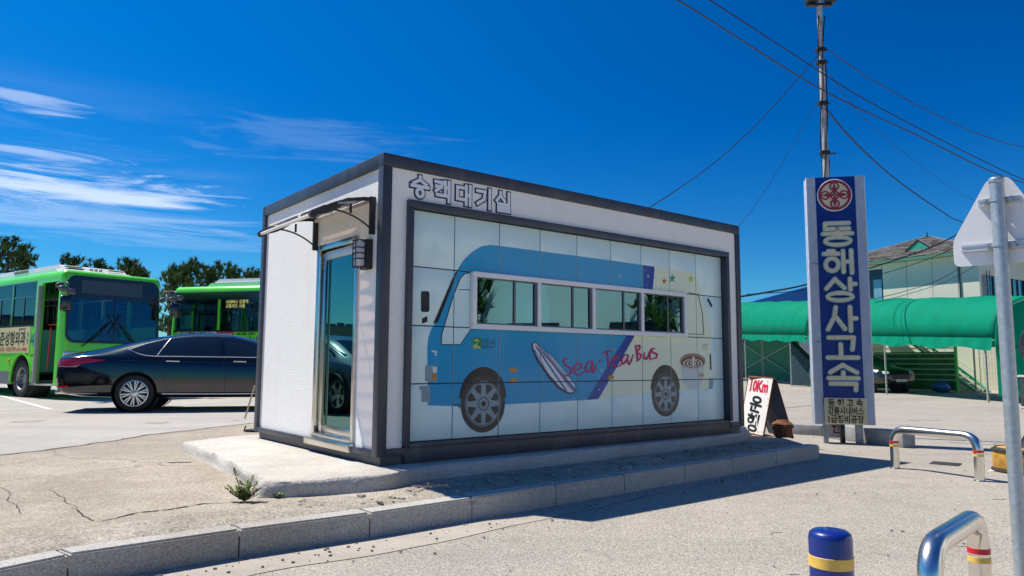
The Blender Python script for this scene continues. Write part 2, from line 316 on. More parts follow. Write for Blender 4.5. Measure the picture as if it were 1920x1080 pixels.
# kerb line (front, road level) from beyond the left edge to the island's end
kpts = [Vector(p) for p in ((-6.6, -.9), (-5.55, .15), (-4.50, 1.2), (-3.45, 2.62), (-2.46, 4.17), (-1.74, 4.79), (-1.01, 5.34), (-.31, 5.94), (.40, 6.55), (1.10, 7.17), (1.835, 7.81), (2.53, 8.43), (3.28, 9.13), (4.15, 9.93))]
KW = .17
def offs(pts, d):
    out = []
    for i, p in enumerate(pts):
        t = (pts[min(i+1, len(pts)-1)]-pts[max(0, i-1)]).normalized(); out.append(p+Vector((-t.y, t.x))*d)
    return out
kin = offs(kpts, KW)
lot = [tuple(p) for p in kin[:-1]] + [(4.0, 10.03), (4.05, 10.8), (3.9, 12.6), (6.2, 20), (15.4, 55), (15.4, 90), (-110, 90), (-110, -.9)]
mb = MB(); mb.prism(lot, KZ-.004); pave = struct(mb.build('pavement', lot_m, smooth=0))
for i in range(len(kpts)-1):
    a, b = kpts[i], kpts[i+1]; c, d = kin[i+1], kin[i]; t = (b-a).normalized()*.005
    if i == len(kpts)-2: c = Vector((4.03, 10.04))
    mb = MB(); mb.prism([tuple(a+t), tuple(b-t), tuple(c-t), tuple(d+t)], KZ+.012+rnd.uniform(-.004, .004))
    bmesh.ops.bevel(mb.b, geom=[e for e in mb.b.edges if max(v.co.z for v in e.verts) > .1 and min(v.co.z for v in e.verts) > .1], offset=.012, segments=2, affect='EDGES')
    mb.build('kerb_stone', granite_m, pave, 30)
# concrete gutter strip with an uneven outer edge
gk = offs(kpts, -.012); mb = MB(); prev = None
for i in range(len(kpts)-1):
    for k in range(12):
        t = k/12; p = gk[i].lerp(gk[i+1], t); s_ = i+t
        wd = .42*(1-max(0, s_-6.2)*.17) + .035*noise.noise(Vector((p.x*2.2, p.y*2.2, 0))); wd = max(.03, wd)
        dr = (kpts[i+1]-kpts[i]).normalized(); q = p-Vector((-dr.y, dr.x))*wd
        cur = (mb.b.verts.new((p.x, p.y, .004)), mb.b.verts.new((q.x, q.y, .004)))
        if prev: mb.b.faces.new((prev[0], prev[1], cur[1], cur[0]))
        prev = cur
mb.build('gutter', gutter_m, pave, 0)
# crumbly old concrete verge behind the kerb, slightly uneven relief
kin2 = offs(kpts, KW+.004); mb = MB(); rows = []
for i in range(len(kpts)-1):
    for k in range(20):
        t = k/20; p = kin2[i].lerp(kin2[i+1], t); dr = (kpts[i+1]-kpts[i]).normalized(); nv = Vector((-dr.y, dr.x)); row = []
        wmax = .62+.16*noise.noise(Vector((p.x*.8, p.y*.8, 4)))
        for j in range(14):
            q = p+nv*wmax*j/13; edge = min(1, j/2, (13-j)/3)
            z = .170+.003 + edge*(.016+.020*noise.noise(Vector((q.x*5, q.y*5, 1)))+.010*noise.noise(Vector((q.x*19, q.y*19, 2))))
            row.append(mb.b.verts.new((q.x, q.y, max(z, KZ+.0005) if j < 13 else KZ-.006)))
        rows.append(row)
for a, b in zip(rows, rows[1:]):
    for j in range(13): mb.b.faces.new((a[j], a[j+1], b[j+1], b[j]))
mb.build('verge', rough_m, pave, 60)
# smoother pale paving of the lot beyond the long crack
edge = [gr(x, y, KZ) for x, y in ((-500, 900), (-200, 870), (0, 853), (120, 840), (200, 828), (280, 815), (350, 808), (420, 799), (480, 793), (560, 785))]
ej = jag([(p.x, p.y, 0) for p in edge], .01, 3, .05, .12)
mb = MB(); mb.prism([(p.x, p.y) for p in ej]+[(3.2, 16), (5.5, 24), (14.9, 56), (14.9, 88), (-100, 88), (-100, 9)], .004, Matrix.Translation((0, 0, KZ-.003))); mb.build('apron', apron_m, pave, 0)
def crack(pts, wd, seed, z=KZ+.0075, amp=.05):
    P = jag([(*gr(x, y, KZ).xy, 0) for x, y in pts], wd, seed, amp, .035)
    mb = strip(P, wd, seed)
    for v in mb.b.verts: v.co.z = z-.004
    return mb.build('crack', crack_m, pave, 0)
mb = strip([p+Vector((0, .01, 0)) for p in ej], .011, 4)
for v in mb.b.verts: v.co.z = KZ+.005
mb.build('crack', crack_m, pave, 0)
crack(((178, 978), (215, 972), (262, 960), (320, 953), (380, 944), (440, 942)), .015, 1, KZ+.004, .02)
crack(((130, 952), (150, 962), (168, 972), (178, 978)), .008, 2, KZ+.004, .02)
crack(((90, 916), (105, 925), (125, 940), (135, 954)), .004, 3, KZ+.004, .03)
crack(((0, 912), (12, 925), (25, 945), (45, 966)), .004, 5, KZ+.004, .03)
crack(((230, 870), (300, 855), (420, 850)), .003, 6, KZ+.004, .04)
crack(((560, 930), (640, 918), (720, 915)), .005, 7, KZ+.024, .04)
oil = mat('old_oil', (.33, .305, .265), .8, var=.22, vscale=14)
def spot(x, y, r, seed, z):
    mb = MB(); pts = []
    for k in range(40):
        a = 2*math.pi*k/40; q = r*(1+.8*noise.noise(Vector((math.cos(a)*1.3, math.sin(a)*1.3, seed)))+.5*noise.noise(Vector((math.cos(a)*4, math.sin(a)*4, seed)))); pts.append((x+q*math.cos(a)*1.3, y+q*math.sin(a)*.8, z))
    mb.quad(*pts); return mb
for i, (x, y, r, z) in enumerate(((-6.2, 12.9, .16, KZ+.005), (-5.1, 13.6, .07, KZ+.005), (-8.6, 13.1, .22, KZ+.005), (-3.6, 8.0, .10, KZ+.004), (3.2, 5.2, .05, .004), (4.6, 7.0, .045, .004), (2.0, 5.6, .03, .004), (3.9, 6.2, .028, .004), (7.5, 12.0, .22, .004), (6.8, 15.5, .30, .004), (9.5, 17, .28, .004), (1.7, 4.5, .022, .004), (11, 24, .5, .004))):
    o_ = spot(x, y, r, i*3.1, z).build('stain', oil, pave, 0)
# painted lines in the bus lot
pl = mat('worn_line_paint', (.70, .69, .66), .8, var=.25, vscale=14)
def line(a, b, wd, z=KZ+.006):
    a, b = Vector(a), Vector(b); d = (b-a).normalized(); nv = Vector((-d.y, d.x))*wd/2
    mb = MB(); mb.quad(*[(q.x, q.y, z) for q in (a-nv, b-nv, b+nv, a+nv)]); return mb.build('painted_line', pl, pave, 0)
line(gr(-260, 790, KZ).xy, gr(470, 752, KZ).xy, .10); line(gr(0, 742, KZ).xy, gr(95, 768, KZ).xy, .12); line(gr(-60, 770, KZ).xy, gr(60, 768, KZ).xy, .1)
line(gr(1730, 962-90, 0).xy, gr(1712, 892, 0).xy, .12, .005) if 0 else None
mb = MB(); mb.quad(*[(*gr(x, y).xy, .005) for x, y in ((1852, 885), (1868, 874), (1925, 872), (1925, 880))]); mb.build('painted_line', pl, None, 0)['kind'] = 'structure'
mb = MB(); mb.quad(*[(*gr(x, y).xy, .005) for x, y in ((1880, 858), (1960, 848), (1980, 853), (1890, 864))]); mb.build('painted_line', pl, None, 0)['kind'] = 'structure'
# loose grit and small stones on the road along the gutter
mb = MB(); st_m = mat('stone_chips', (.20, .18, .16), .9, var=.4, vscale=9)
for k in range(420):
    if k < 300:
        i = rnd.uniform(3.2, 12.4); a = kpts[int(i)].lerp(kpts[int(i)+1], i % 1); p = Vector((a.x+rnd.gauss(.12, .16), a.y-abs(rnd.gauss(.02, .22))-.03, 0))
    else: p = Vector((rnd.uniform(-1, 6), rnd.uniform(3.0, 9.5), 0))
    if 0 > (p.x+1)*.0: continue
    # stay on the road side of the kerb
    j = min(range(len(kpts)-1), key=lambda q: (kpts[q].lerp(kpts[q+1], .5)-p.xy).length); d = (kpts[j+1]-kpts[j]).normalized()
    if Vector((-d.y, d.x)).dot(p.xy-kpts[j]) > -.02: continue
    r = rnd.choice((.003, .004, .005, .007, .010)); bmesh.ops.create_icosphere(mb.b, subdivisions=1, radius=r, matrix=Matrix.Translation((p.x, p.y, r*.6+.004)) @ Matrix.Rotation(rnd.random()*3, 4, 'Z') @ Matrix.Diagonal((1.4, 1, .7, 1)))
tag(mb.build('grit', st_m, None, 0), 'loose grit scattered on the asphalt beside the kerb', kind='stuff')
mb = MB()
for k in range(520):
    i = rnd.uniform(5.6, 12.9); a = kpts[int(i)].lerp(kpts[int(i)+1], i % 1); d = (kpts[int(i)+1]-kpts[int(i)]).normalized(); q = a+Vector((-d.y, d.x))*(.22+abs(rnd.gauss(.22, .14))); r = rnd.choice((.006, .009, .012, .02, .03))
    bmesh.ops.create_icosphere(mb.b, subdivisions=1, radius=r, matrix=Matrix.Translation((q.x, q.y, KZ+.012+r*.15)) @ Matrix.Rotation(rnd.random()*3, 4, 'Z') @ Matrix.Rotation(rnd.random(), 4, 'X') @ Matrix.Diagonal((1.6, 1, .45, 1)))
tag(mb.build('rubble', rough_m, None, 0), 'crumbled concrete bits lying between the kerb and the slab', kind='stuff')
# drain cover plate in the road
c = gr(1773, 870); tag(MB().b and (lambda m_: (m_.box((-.16, -.14, .002), (.16, .14, .010), bev=.003), m_.build('cover_plate', mat('cast_iron', (.07, .065, .06), .6, metal=.6, var=.3, vscale=20), None, 30, TR(c.x, c.y, 0, R(-40))))[1])(MB()), 'small dark iron cover plate set in the asphalt behind the low steel rail', 'drain cover')

# ------------------------------------------------------------------ waiting room (booth)
BX, BY, BYAW = -1.2364, 6.7803, math.atan2(.62426, .78122)
BL, BW, ZB, ZT = 5.8166, 3.246, .30, 3.2573
BM = TR(BX, BY, 0, BYAW)
booth = thing('waiting_room', 'white box-shaped waiting room with dark grey frame and a bus picture on its glass side', 'building', BM)
# slab under it
rng = random.Random(3)
BI = BM.inverted()
sl = [BI @ Vector(p) for p in ((-3.95, 8.85, 0), (-3.62, 9.55, 0), (-3.2, 9.75, 0), (-2.3, 9.5, 0), (-1.0, 9.8, 0), (3.0, 12.2, 0), (3.65, 11.75, 0), (3.62, 11.3, 0), (3.2, 10.35, 0), (1.2, 8.5, 0), (-.55, 7.05, 0), (-.85, 6.75, 0), (-1.14, 6.30, 0), (-1.95, 5.95, 0), (-2.17, 6.30, 0), (-3.0, 7.55, 0))]
mb = MB(); pts = bez([(p.x, p.y, 0) for p in sl]+[(sl[0].x, sl[0].y, 0)], 16)[:-1]
rings = []
cx, cy = 2.0, 1.2
for sc_, z in ((1.004, KZ-.01), (1.0, KZ+.02), (.999, KZ+.06), (.997, .265), (.990, .286), (.975, .293)):
    ring = []
    for k, p in enumerate(pts):
        d = Vector((p.x-cx, p.y-cy, 0)); dl = d.length; off = (1-sc_)*min(dl, 2.2)*1.2
        n_ = noise.noise(Vector((p.x*2.3, p.y*2.3, z*9)))*.04+abs(noise.noise(Vector((p.x*6, p.y*6, z*14))))*.035+noise.noise(Vector((p.x*17, p.y*17, z*30)))*.008
        q = p - d.normalized()*(off + (n_ if z < .29 else n_*.3)); ring.append(mb.b.verts.new((q.x, q.y, z+(noise.noise(Vector((p.x*3, p.y*3, 7)))*.006 if z > .2 else 0))))
    rings.append(ring)
for a, b in zip(rings, rings[1:]):
    for k in range(len(a)): mb.b.faces.new((a[k], a[(k+1) % len(a)], b[(k+1) % len(a)], b[k]))
mb.b.faces.new(rings[-1])
slab = tag(mb.build('concrete_slab', slab_m, None, 45, BM), 'rough pale concrete slab with rounded edges under the white waiting room', 'slab')
def bb(name, lo, hi, m, bev=0, parent=booth, smooth=30):
    mb = MB(); mb.box(lo, hi, bev=bev); return mb.build(name, m, parent, smooth)
# structure: skirt, frame bars, white walls
bb('skirt', (.06, .04, ZB), (BL-.06, BW-.04, .385), charcoal)
F0 = .0
def bars(nm, boxes):
    for lo, hi in boxes: bb(nm, lo, hi, charcoal, .004)
bars('frame_bar', [((0, 0, ZT-.125), (BL, .10, ZT)), ((0, BW-.10, ZT-.125), (BL, BW, ZT)), ((0, .102, ZT-.125), (.10, BW-.102, ZT)), ((BL-.10, .102, ZT-.125), (BL, BW-.102, ZT)),
    ((0, 0, .38), (.10, .10, ZT-.127)), ((BL-.10, 0, .38), (BL, .10, ZT-.127)), ((0, BW-.10, .38), (.10, BW, ZT-.127)), ((BL-.10, BW-.10, .38), (BL, BW, ZT-.127)),
    ((.002, .102, .38), (.10, .535, .435)), ((.002, 1.565, .38), (.10, BW-.102, .435)), ((.102, .0, .38), (.30, .10, .45)), ((5.50, .0, .38), (BL-.102, .10, .45)), ((.302, .012, .31), (5.498, .10, .470))])
bb('roof', (.10, .10, ZT-.10), (BL-.10, BW-.10, ZT-.03), mat('roof_sheet', (.35, .36, .38), .5))
# long wall (facing the road): stucco border round the glazed field, 2.2 cm behind the trim
FX0, FX1, FZ0, FZ1 = .276, 5.506, .470, 2.835
GX0, GX1, GZ0, GZ1 = .335, 5.44, .477, 2.765
for lo, hi in (((.10, .022, FZ1), (BL-.10, .10, ZT-.125)), ((.10, .022, .45), (FX0, .10, FZ1)), ((FX1, .022, .45), (BL-.10, .10, FZ1))): bb('stucco_wall', lo, hi, stucco)
# picture frame round the glass
for lo, hi in (((FX0, -.03, GZ1+.002), (FX1, .10, FZ1)), ((FX0, -.03, FZ0), (GX0, .098, GZ1)), ((GX1, -.03, FZ0), (FX1, .098, GZ1)), ((GX0+.002, -.012, .442), (GX1-.002, .098, .486))): bb('picture_frame', lo, hi, charcoal, .003)
# end wall (facing the bus lot) with the doorway, 3.5 cm behind the trim
DY0, DY1, DZ1 = .535, 1.50, 2.525
for lo, hi in (((.036, .10, .435), (.10, DY0, ZT-.125)), ((.036, DY1, .435), (.10, BW-.10, ZT-.125)), ((.036, DY0, DZ1), (.10, DY1, ZT-.125))): bb('stucco_wall', lo, hi, stucco)
# other two walls and room inside
bb('stucco_wall', (BL-.10, .10, .435), (BL-.036, BW-.10, ZT-.125), stucco)
inw = mat('inner_wall', (.34, .44, .47), .7)
bb('stucco_wall', (.10, BW-.10, .435), (1.2, BW-.036, ZT-.125), stucco); bb('stucco_wall', (4.6, BW-.10, .435), (BL-.10, BW-.036, ZT-.125), stucco)
bb('stucco_wall', (1.2, BW-.10, .435), (4.6, BW-.036, 1.5), stucco); bb('stucco_wall', (1.2, BW-.10, 2.3), (4.6, BW-.036, ZT-.125), stucco)
bb('floor_board', (.10, .10, .385), (BL-.10, BW-.10, .45), mat('inner_floor', (.12, .13, .13), .4))
bb('ceiling_board', (.10, .13, 2.95), (BL-.10, BW-.10, 2.97), inw)
WX0, WX1, WZ0, WZ1 = 1.08, 4.585, 1.61, 2.19
for lo, hi in (((GX0, .101, .45), (GX1, .13, WZ0)), ((GX0, .101, WZ1), (GX1, .13, 2.95)), ((GX0, .101, WZ0), (WX0, .13, WZ1)), ((WX1, .101, WZ0), (GX1, .13, WZ1))): bb('backing_board', lo, hi, inw)
bb('bench', (1.0, BW-.55, .80), (4.8, BW-.12, .86), mat('bench_wood', (.30, .19, .10), .5), .01)
for x in (2.05, 3.3): bb('curtain', (x, BW-.14, 1.0), (x+.5, BW-.12, 2.5), mat('curtain', (.22, .34, .42), .8))
wg = glass('tinted_window_glass', None, (.34, .70, .76), .26, (.26, .48, .54)); wb = glass('added_back_glass', None, (.6, .7, .7), .1, (.55, .68, .72))
mb = MB(); mb.box((1.2, BW-.08, 1.5), (4.6, BW-.07, 2.3)); mb.build('window_pane', wb, booth, 0)  # back window added so that light passes through the room
for x in (1.2, 2.3, 3.45, 4.54): bb('window_bar', (x, BW-.10, 1.5), (x+.06, BW-.05, 2.3), white_paint)

# glass cladding panels
cx_ = [.367, .876, 1.46, 2.04, 2.614, 3.184, 3.742, 4.30, 4.855, 5.41]; cx_[0] = GX0+.003; cx_[-1] = GX1-.003
rz_ = [.489, 1.045, 1.613, 2.195, GZ1-.002]
PY = .066
panel_m = mat('back_painted_glass', (.70, .90, .89), .2, coat=.3, spec=.4)
bb('joint_backing', (GX0+.001, .082, .487), (GX1-.001, .100, WZ0-.001), mat('joint_rubber', (.05, .07, .075), .7)); bb('joint_backing', (GX0+.001, .082, WZ1+.001), (GX1-.001, .100, GZ1), MATS['joint_rubber'])
bb('joint_backing', (GX0+.001, .082, WZ0), (WX0, .100, WZ1), MATS['joint_rubber']); bb('joint_backing', (WX1, .082, WZ0), (GX1-.001, .100, WZ1), MATS['joint_rubber'])
CELLS = []
for j in range(4):
    for i in range(9):
        a, b, c, d = cx_[i]+.006, cx_[i+1]-.006, rz_[j]+.006, rz_[j+1]-.006
        if j == 2:
            if b > WX0 and a < WX1:
                if a < WX0: b = min(b, WX0-.004)
                elif b > WX1: a = max(a, WX1+.004)
                else: continue
        if j == 2: c, d = max(c, 1.613), d
        CELLS.append((a, b, c, d))
        mb = MB(); mb.box((a, PY, c), (b, PY+.014, d), bev=.0015); mb.build('glass_panel', panel_m, booth, 30)
# picture printed on the panels: polygons in facade coordinates, clipped panel by panel
def fa(px, py, off=PY):                                  # picture point -> (x, z) on the panel plane
    r = ray(px, py); o = Vector((0, 0, EYE)); n_ = Vector((-math.sin(BYAW), math.cos(BYAW), 0)); p0 = Vector((BX, BY, 0)) + n_*off
    t = (p0-o).dot(n_)/r.dot(n_); q = BI @ (o+r*t); return (q.x, q.z)
def clip(poly, cell):
    a, b, c, d = cell
    for ax, lim, sg in ((0, a, 1), (0, b, -1), (1, c, 1), (1, d, -1)):
        out = []
        for i in range(len(poly)):
            p, q = poly[i-1], poly[i]; ip, iq = (p[ax]-lim)*sg >= 0, (q[ax]-lim)*sg >= 0
            if ip != iq: t = (lim-p[ax])/(q[ax]-p[ax]); out.append((p[0]+(q[0]-p[0])*t, p[1]+(q[1]-p[1])*t))
            if iq: out.append(q)
        poly = out
        if len(poly) < 3: return []
    return poly
LAY = [0]
def art(name, polys, m, layer, px=True, clipit=True):
    mb = MB()
    for k, poly in enumerate(polys):
        P = [fa(*p) for p in poly] if px else poly
        y = PY-.0012-.0009*layer-.00012*(k % 6)
        for t in tessellate_polygon([[Vector((p[0], p[1], 0)) for p in P]]):
            tri = [P[i] for i in t]
            for cell in CELLS:
                if max(p[0] for p in tri) < cell[0] or min(p[0] for p in tri) > cell[1] or max(p[1] for p in tri) < cell[2] or min(p[1] for p in tri) > cell[3]: continue
                q = clip(tri, cell)
                if q:
                    f = mb.quad(*[(p[0], y, p[1]) for p in q])
    bmesh.ops.remove_doubles(mb.b, verts=mb.b.verts, dist=1e-6)
    for f in mb.b.faces:
        f.normal_update()
        if f.normal.y > 0: f.normal_flip()
    return mb.build(name, m, booth, 0, keepn=True)
def pr(n, c): return mat('print_'+n, c, .25, coat=.15, spec=.3)
BLUE, NAVY, CREAM, INK, GREY = pr('blue', (.0, .33, .62)), pr('navy', (.005, .05, .34)), pr('cream', (.80, .87, .66)), pr('ink', (.012, .014, .02)), pr('grey', (.26, .35, .40))
def line_polys(pts, wd):                                  # thick polyline as quads + dots in picture points
    out = []
    for (x0, y0), (x1, y1) in zip(pts, pts[1:]):
        d = math.hypot(x1-x0, y1-y0) or 1; nx, ny = -(y1-y0)/d*wd/2, (x1-x0)/d*wd/2
        out.append([(x0-nx, y0-ny), (x1-nx, y1-ny), (x1+nx, y1+ny), (x0+nx, y0+ny)])
    for x, y in pts: out.append(ell(x, y, wd/2, wd/2, 10))
    return out
body = [(802, 760), (801, 652), (803, 634), (808, 618), (815, 607), (858, 505), (868, 489), (884, 473), (902, 462), (920, 459), (937, 461), (1144, 488), (1206, 497), (1227, 500), (1226, 520), (1223, 545), (1223, 560), (1215, 600), (1193, 624), (1122, 748), (1013, 755), (949, 758), (861, 762)]
art('bus_print', [body], BLUE, 0)
art('bus_print', [[(1206, 497), (1227, 500), (1226, 520), (1223, 545), (1223, 560), (1206, 560)], [(1178, 624), (1193, 624), (1122, 748), (1100, 750)]], NAVY, 1)
art('bus_print', [[(1227, 500), (1300, 512), (1310, 530), (1316, 560), (1330, 600), (1334, 632), (1334, 728), (1215, 736), (1125, 747), (1193, 624), (1223, 560)]], CREAM, 0)
art('bus_print', [[(887, 511), (872, 513), (863, 521), (848, 560), (828, 627), (827, 646), (863, 646), (886, 612)]], panel_m, 2)
art('bus_print', line_polys([(887, 511), (872, 513), (863, 521), (848, 560), (828, 627), (827, 646), (863, 646), (886, 612)], 1.6)+line_polys([(860, 543), (888, 544)], 1.4)+[[(852, 513), (859, 506), (821, 604), (812, 607)]]+line_polys([(1290, 549), (1309, 552), (1317, 590), (1319, 627), (1290, 626)], 1.2)+line_polys([(848, 758), (861, 760), (861, 765)], 2), INK, 3)
def trunc(p): return p
art('bus_print', [rrect(789, 546, 805, 585, 4), [(791, 597), (801, 593), (801, 603), (791, 607)], [(1325, 562), (1328, 559), (1336, 573), (1333, 577)], [(1330, 664), (1333, 664), (1334, 693), (1331, 694)]], INK, 2)
art('bus_print', [rrect(797, 685, 819, 716, 3), [(786, 724), (806, 723), (806, 753), (790, 754), (790, 731), (786, 731)], [(1329, 709), (1338, 710), (1336, 728), (1329, 730)]], GREY, 2)
art('bus_print', [[(810, 688), (819, 688), (819, 699), (812, 699)], [(809, 657), (819, 658), (818, 667), (815, 667), (815, 661), (809, 660)]], pr('white', (.75, .8, .8)), 3)
art('bus_print', [rrect(810, 700, 817, 713, 2), rrect(955, 690, 969, 698, 2.5), rrect(955, 709, 969, 717, 2.5), rrect(1140, 704, 1151, 711, 2.5), rrect(1311, 700, 1319, 706, 2)], pr('orange', (.62, .25, .03)), 4)
# wheels of the printed bus (true circles on the facade)
for wx, wy, ax, ay, tb in ((906, 757, 904, 688, 811), (1248, 739, 1247, 684, 781)):
    c = fa(wx, wy); rad = c[1]-fa(wx, tb)[1]; top = fa(ax, ay)[1]; rx = (fa(949, 757)[0]-fa(861, 757)[0])/2 if wx < 1000 else (fa(1275, 740)[0]-fa(1220, 740)[0])/2
    arch = [(c[0]+rx*math.cos(R(a)), c[1]+.06+(top-c[1]-.06)*math.sin(R(a))) for a in range(0, 181, 9)]
    art('bus_print', [arch], INK, 1, False); art('bus_print', [ell(c[0], c[1], rad*.97, rad, 40)], pr('tyre', (.035, .038, .042)), 2, False)
    rr = rad*.79; art('bus_print', [ell(c[0], c[1], rr, rr, 40)], GREY, 3, False)
    holes = []
    for k in range(8):
        a = R(45*k+22.5); holes.append([(c[0]+rr*q*math.cos(a+s_), c[1]+rr*q*math.sin(a+s_)) for q, s_ in ((.42, 0), (.70, .23), (.86, .25), (.90, 0), (.86, -.25), (.70, -.23))])
    art('bus_print', holes, pr('tyre', 0), 4, False)
    ringp = []
    for ro, ri in ((.30, .26), (.12, .0), (.97, .94)):
        for k in range(24):
            a, b = 2*math.pi*k/24, 2*math.pi*(k+1)/24; ringp.append([(c[0]+rr*q*math.cos(t), c[1]+rr*q*math.sin(t)) for q, t in ((ri, a), (ro, a), (ro, b), (ri, b))])
    art('bus_print', ringp, INK, 5, False)
# surfboard
art('bus_print', [[(996, 645), (1001, 641), (1012, 647), (1035, 667), (1060, 697), (1078, 722), (1081, 732), (1073, 739), (1062, 738), (1046, 729), (1026, 706), (1006, 677), (997, 656)]], pr('navyline', (.01, .02, .09)), 2)
art('bus_print', [[(999, 645), (1002, 643), (1012, 649), (1035, 669), (1060, 699), (1077, 722), (1079, 731), (1072, 736), (1064, 735), (1050, 726), (1030, 703), (1010, 675), (1000, 655)]], pr('white', 0), 3)
art('bus_print', [[(1003, 650), (1006, 649), (1065, 735), (1058, 731)], [(1006, 646), (1010, 648), (1079, 729), (1076, 734)], [(1014, 651), (1020, 655), (1062, 705), (1058, 702)], [(1000, 655), (1002, 655), (1022, 690), (1018, 686)]], pr('boardblue', (.02, .18, .42)), 4)
art('bus_print', line_polys([(1003, 647), (1035, 682), (1073, 733)], 1.5), pr('crimson', (.50, .01, .14)), 5)
# hand lettering Sea.Tea Bus
Z = [[(185, 415), (150, 405), (125, 450), (150, 495), (215, 535), (235, 590), (205, 640), (150, 655), (115, 635)],
 [(285, 580), (380, 535), (375, 480), (320, 480), (275, 540), (290, 610), (350, 640), (410, 605)],
 [(535, 450), (490, 450), (450, 530), (455, 590), (490, 590), (545, 480)], [(550, 450), (540, 540), (550, 595), (578, 560), (598, 505)], [(655, 425), (650, 442)],
 [(695, 325), (750, 300), (825, 290)], [(750, 300), (765, 400), (775, 520)], [(815, 440), (900, 410), (905, 380), (860, 375), (825, 430), (840, 490), (890, 525), (960, 490)],
 [(1055, 350), (1000, 360), (965, 430), (975, 475), (1010, 460), (1060, 370)], [(1060, 350), (1050, 430), (1070, 485), (1100, 440), (1130, 350)],
 [(1165, 220), (1185, 330), (1192, 440)], [(1160, 230), (1215, 215), (1225, 255), (1180, 320)], [(1180, 320), (1235, 340), (1235, 390), (1192, 442)],
 [(1295, 320), (1288, 390), (1320, 410), (1360, 340), (1378, 285)], [(1378, 290), (1370, 380), (1388, 425)], [(1440, 260), (1400, 265), (1410, 310), (1470, 340), (1465, 390), (1410, 405)]]
polys = []
for st in Z:
    q = bez([(x, y, 0) for x, y in st], 4) if len(st) > 2 else [Vector((*p, 0)) for p in st]
    n_ = len(q)
    for i in range(n_-1):
        wd = 2.1+1.6*math.sin(math.pi*(i+1)/n_)+.5*math.sin(i*1.7)
        polys += line_polys([(1040+q[i].x/7.715, 620+q[i].y/7.715), (1040+q[i+1].x/7.715, 620+q[i+1].y/7.715)], wd)
art('print_lettering', polys, MATS['print_crimson'], 6)
# starfish, bubbles, cup of coffee, emblem
def star(cx, cy, r, sq=.75): return [(cx+(r if k % 2 == 0 else r*.4)*sq*math.cos(R(-90+36*k)), cy+(r if k % 2 == 0 else r*.4)*math.sin(R(-90+36*k))) for k in range(10)]
art('bus_print', [star(1245, 527, 7)], pr('starorange', (.45, .16, .05)), 2); art('bus_print', [star(1260, 522, 10)], pr('stargreen', (.02, .38, .22)), 2); art('bus_print', [star(1295, 523, 9)], pr('starlime', (.55, .62, .12)), 2)
bub = [ell(x, y, r*.8, r, 12) for x, y, r in ((1163, 518, 3.6), (1149, 510, 1.2), (1156, 516, 1), (1181, 529, 1), (1210, 507, 1), (1215, 518, 3), (1213, 534, 1), (1151, 657, 3.2), (1160, 641, 1.5), (1134, 656, 1.1), (1137, 690, 1), (1121, 703, 1.1), (1115, 701, .9), (1122, 706, 1.6), (1100, 730, 2), (1094, 735, 1), (1123, 731, 2.2), (1092, 719, 1), (1128, 694, 4.6), (1107, 742, 1), (1165, 655, .8), (1092, 749, 2.6), (1153, 627, 1), (1153, 644, .8))]
art('bus_print', bub, pr('bubble', (.16, .42, .62)), 3)
art('bus_print', [ell(1298.5, 678, 25, 16, 36)], pr('cuprim', (.62, .66, .62)), 2); art('bus_print', [ell(1298.5, 677, 23.5, 14.5, 36)], pr('caramel', (.36, .19, .09)), 3)
art('bus_print', [ell(1298.5, 680, 21.5, 12, 36)], pr('espresso', (.07, .025, .015)), 4)
foam = pr('foam', (.72, .66, .58)); k5 = 5
for i, (rx, ry) in enumerate(((18.5, 9.8), (15.5, 8.3), (12.3, 7.0), (9.2, 5.6), (6, 4.2), (3.4, 2.6))):
    art('bus_print', [ell(1298.5, 682-i*.1, rx, ry, 30)], foam if i % 2 == 0 else MATS['print_espresso'], 5+i)
art('bus_print', [[(1297.6, 668), (1299.4, 668), (1301.5, 674), (1299.4, 690), (1297.8, 690), (1295.5, 674)]], foam, 12)
art('bus_print', [[(1276, 684), (1321, 684), (1318, 712), (1310, 728), (1290, 730), (1280, 716)]], pr('cupside', (.56, .66, .66)), 1)
art('bus_print', [rrect(886, 633, 902, 654, 1)], pr('leafgreen', (.05, .30, .05)), 2); art('bus_print', [[(888, 640), (892, 635), (896, 637), (901, 641), (895, 640), (892, 640)], [(886.5, 648), (890, 646), (896, 642), (894, 648), (901, 650), (901, 653.5), (887, 653.5)]], pr('lime', (.45, .62, .22)), 3)
art('bus_print', line_polys([(1317, 646), (1326, 646.5)], .8)+line_polys([(1316, 650), (1326, 650.5)], .8)+line_polys([(1317, 654), (1326, 654.5)], .8), INK, 4)
TP = Matrix.Rotation(R(90), 4, 'X')
p_ = fa(915, 638); text('강릉시', .085, pr('darkteal', (.01, .12, .16)), booth, Matrix.Translation((p_[0]-.02, PY-.004, p_[1]-.02)) @ TP, ext=.0005)
p_ = fa(916, 652); text('GANGNEUNG', .028, MATS['print_darkteal'], booth, Matrix.Translation((p_[0]-.02, PY-.004, p_[1]+.005)) @ TP, ext=.0005)
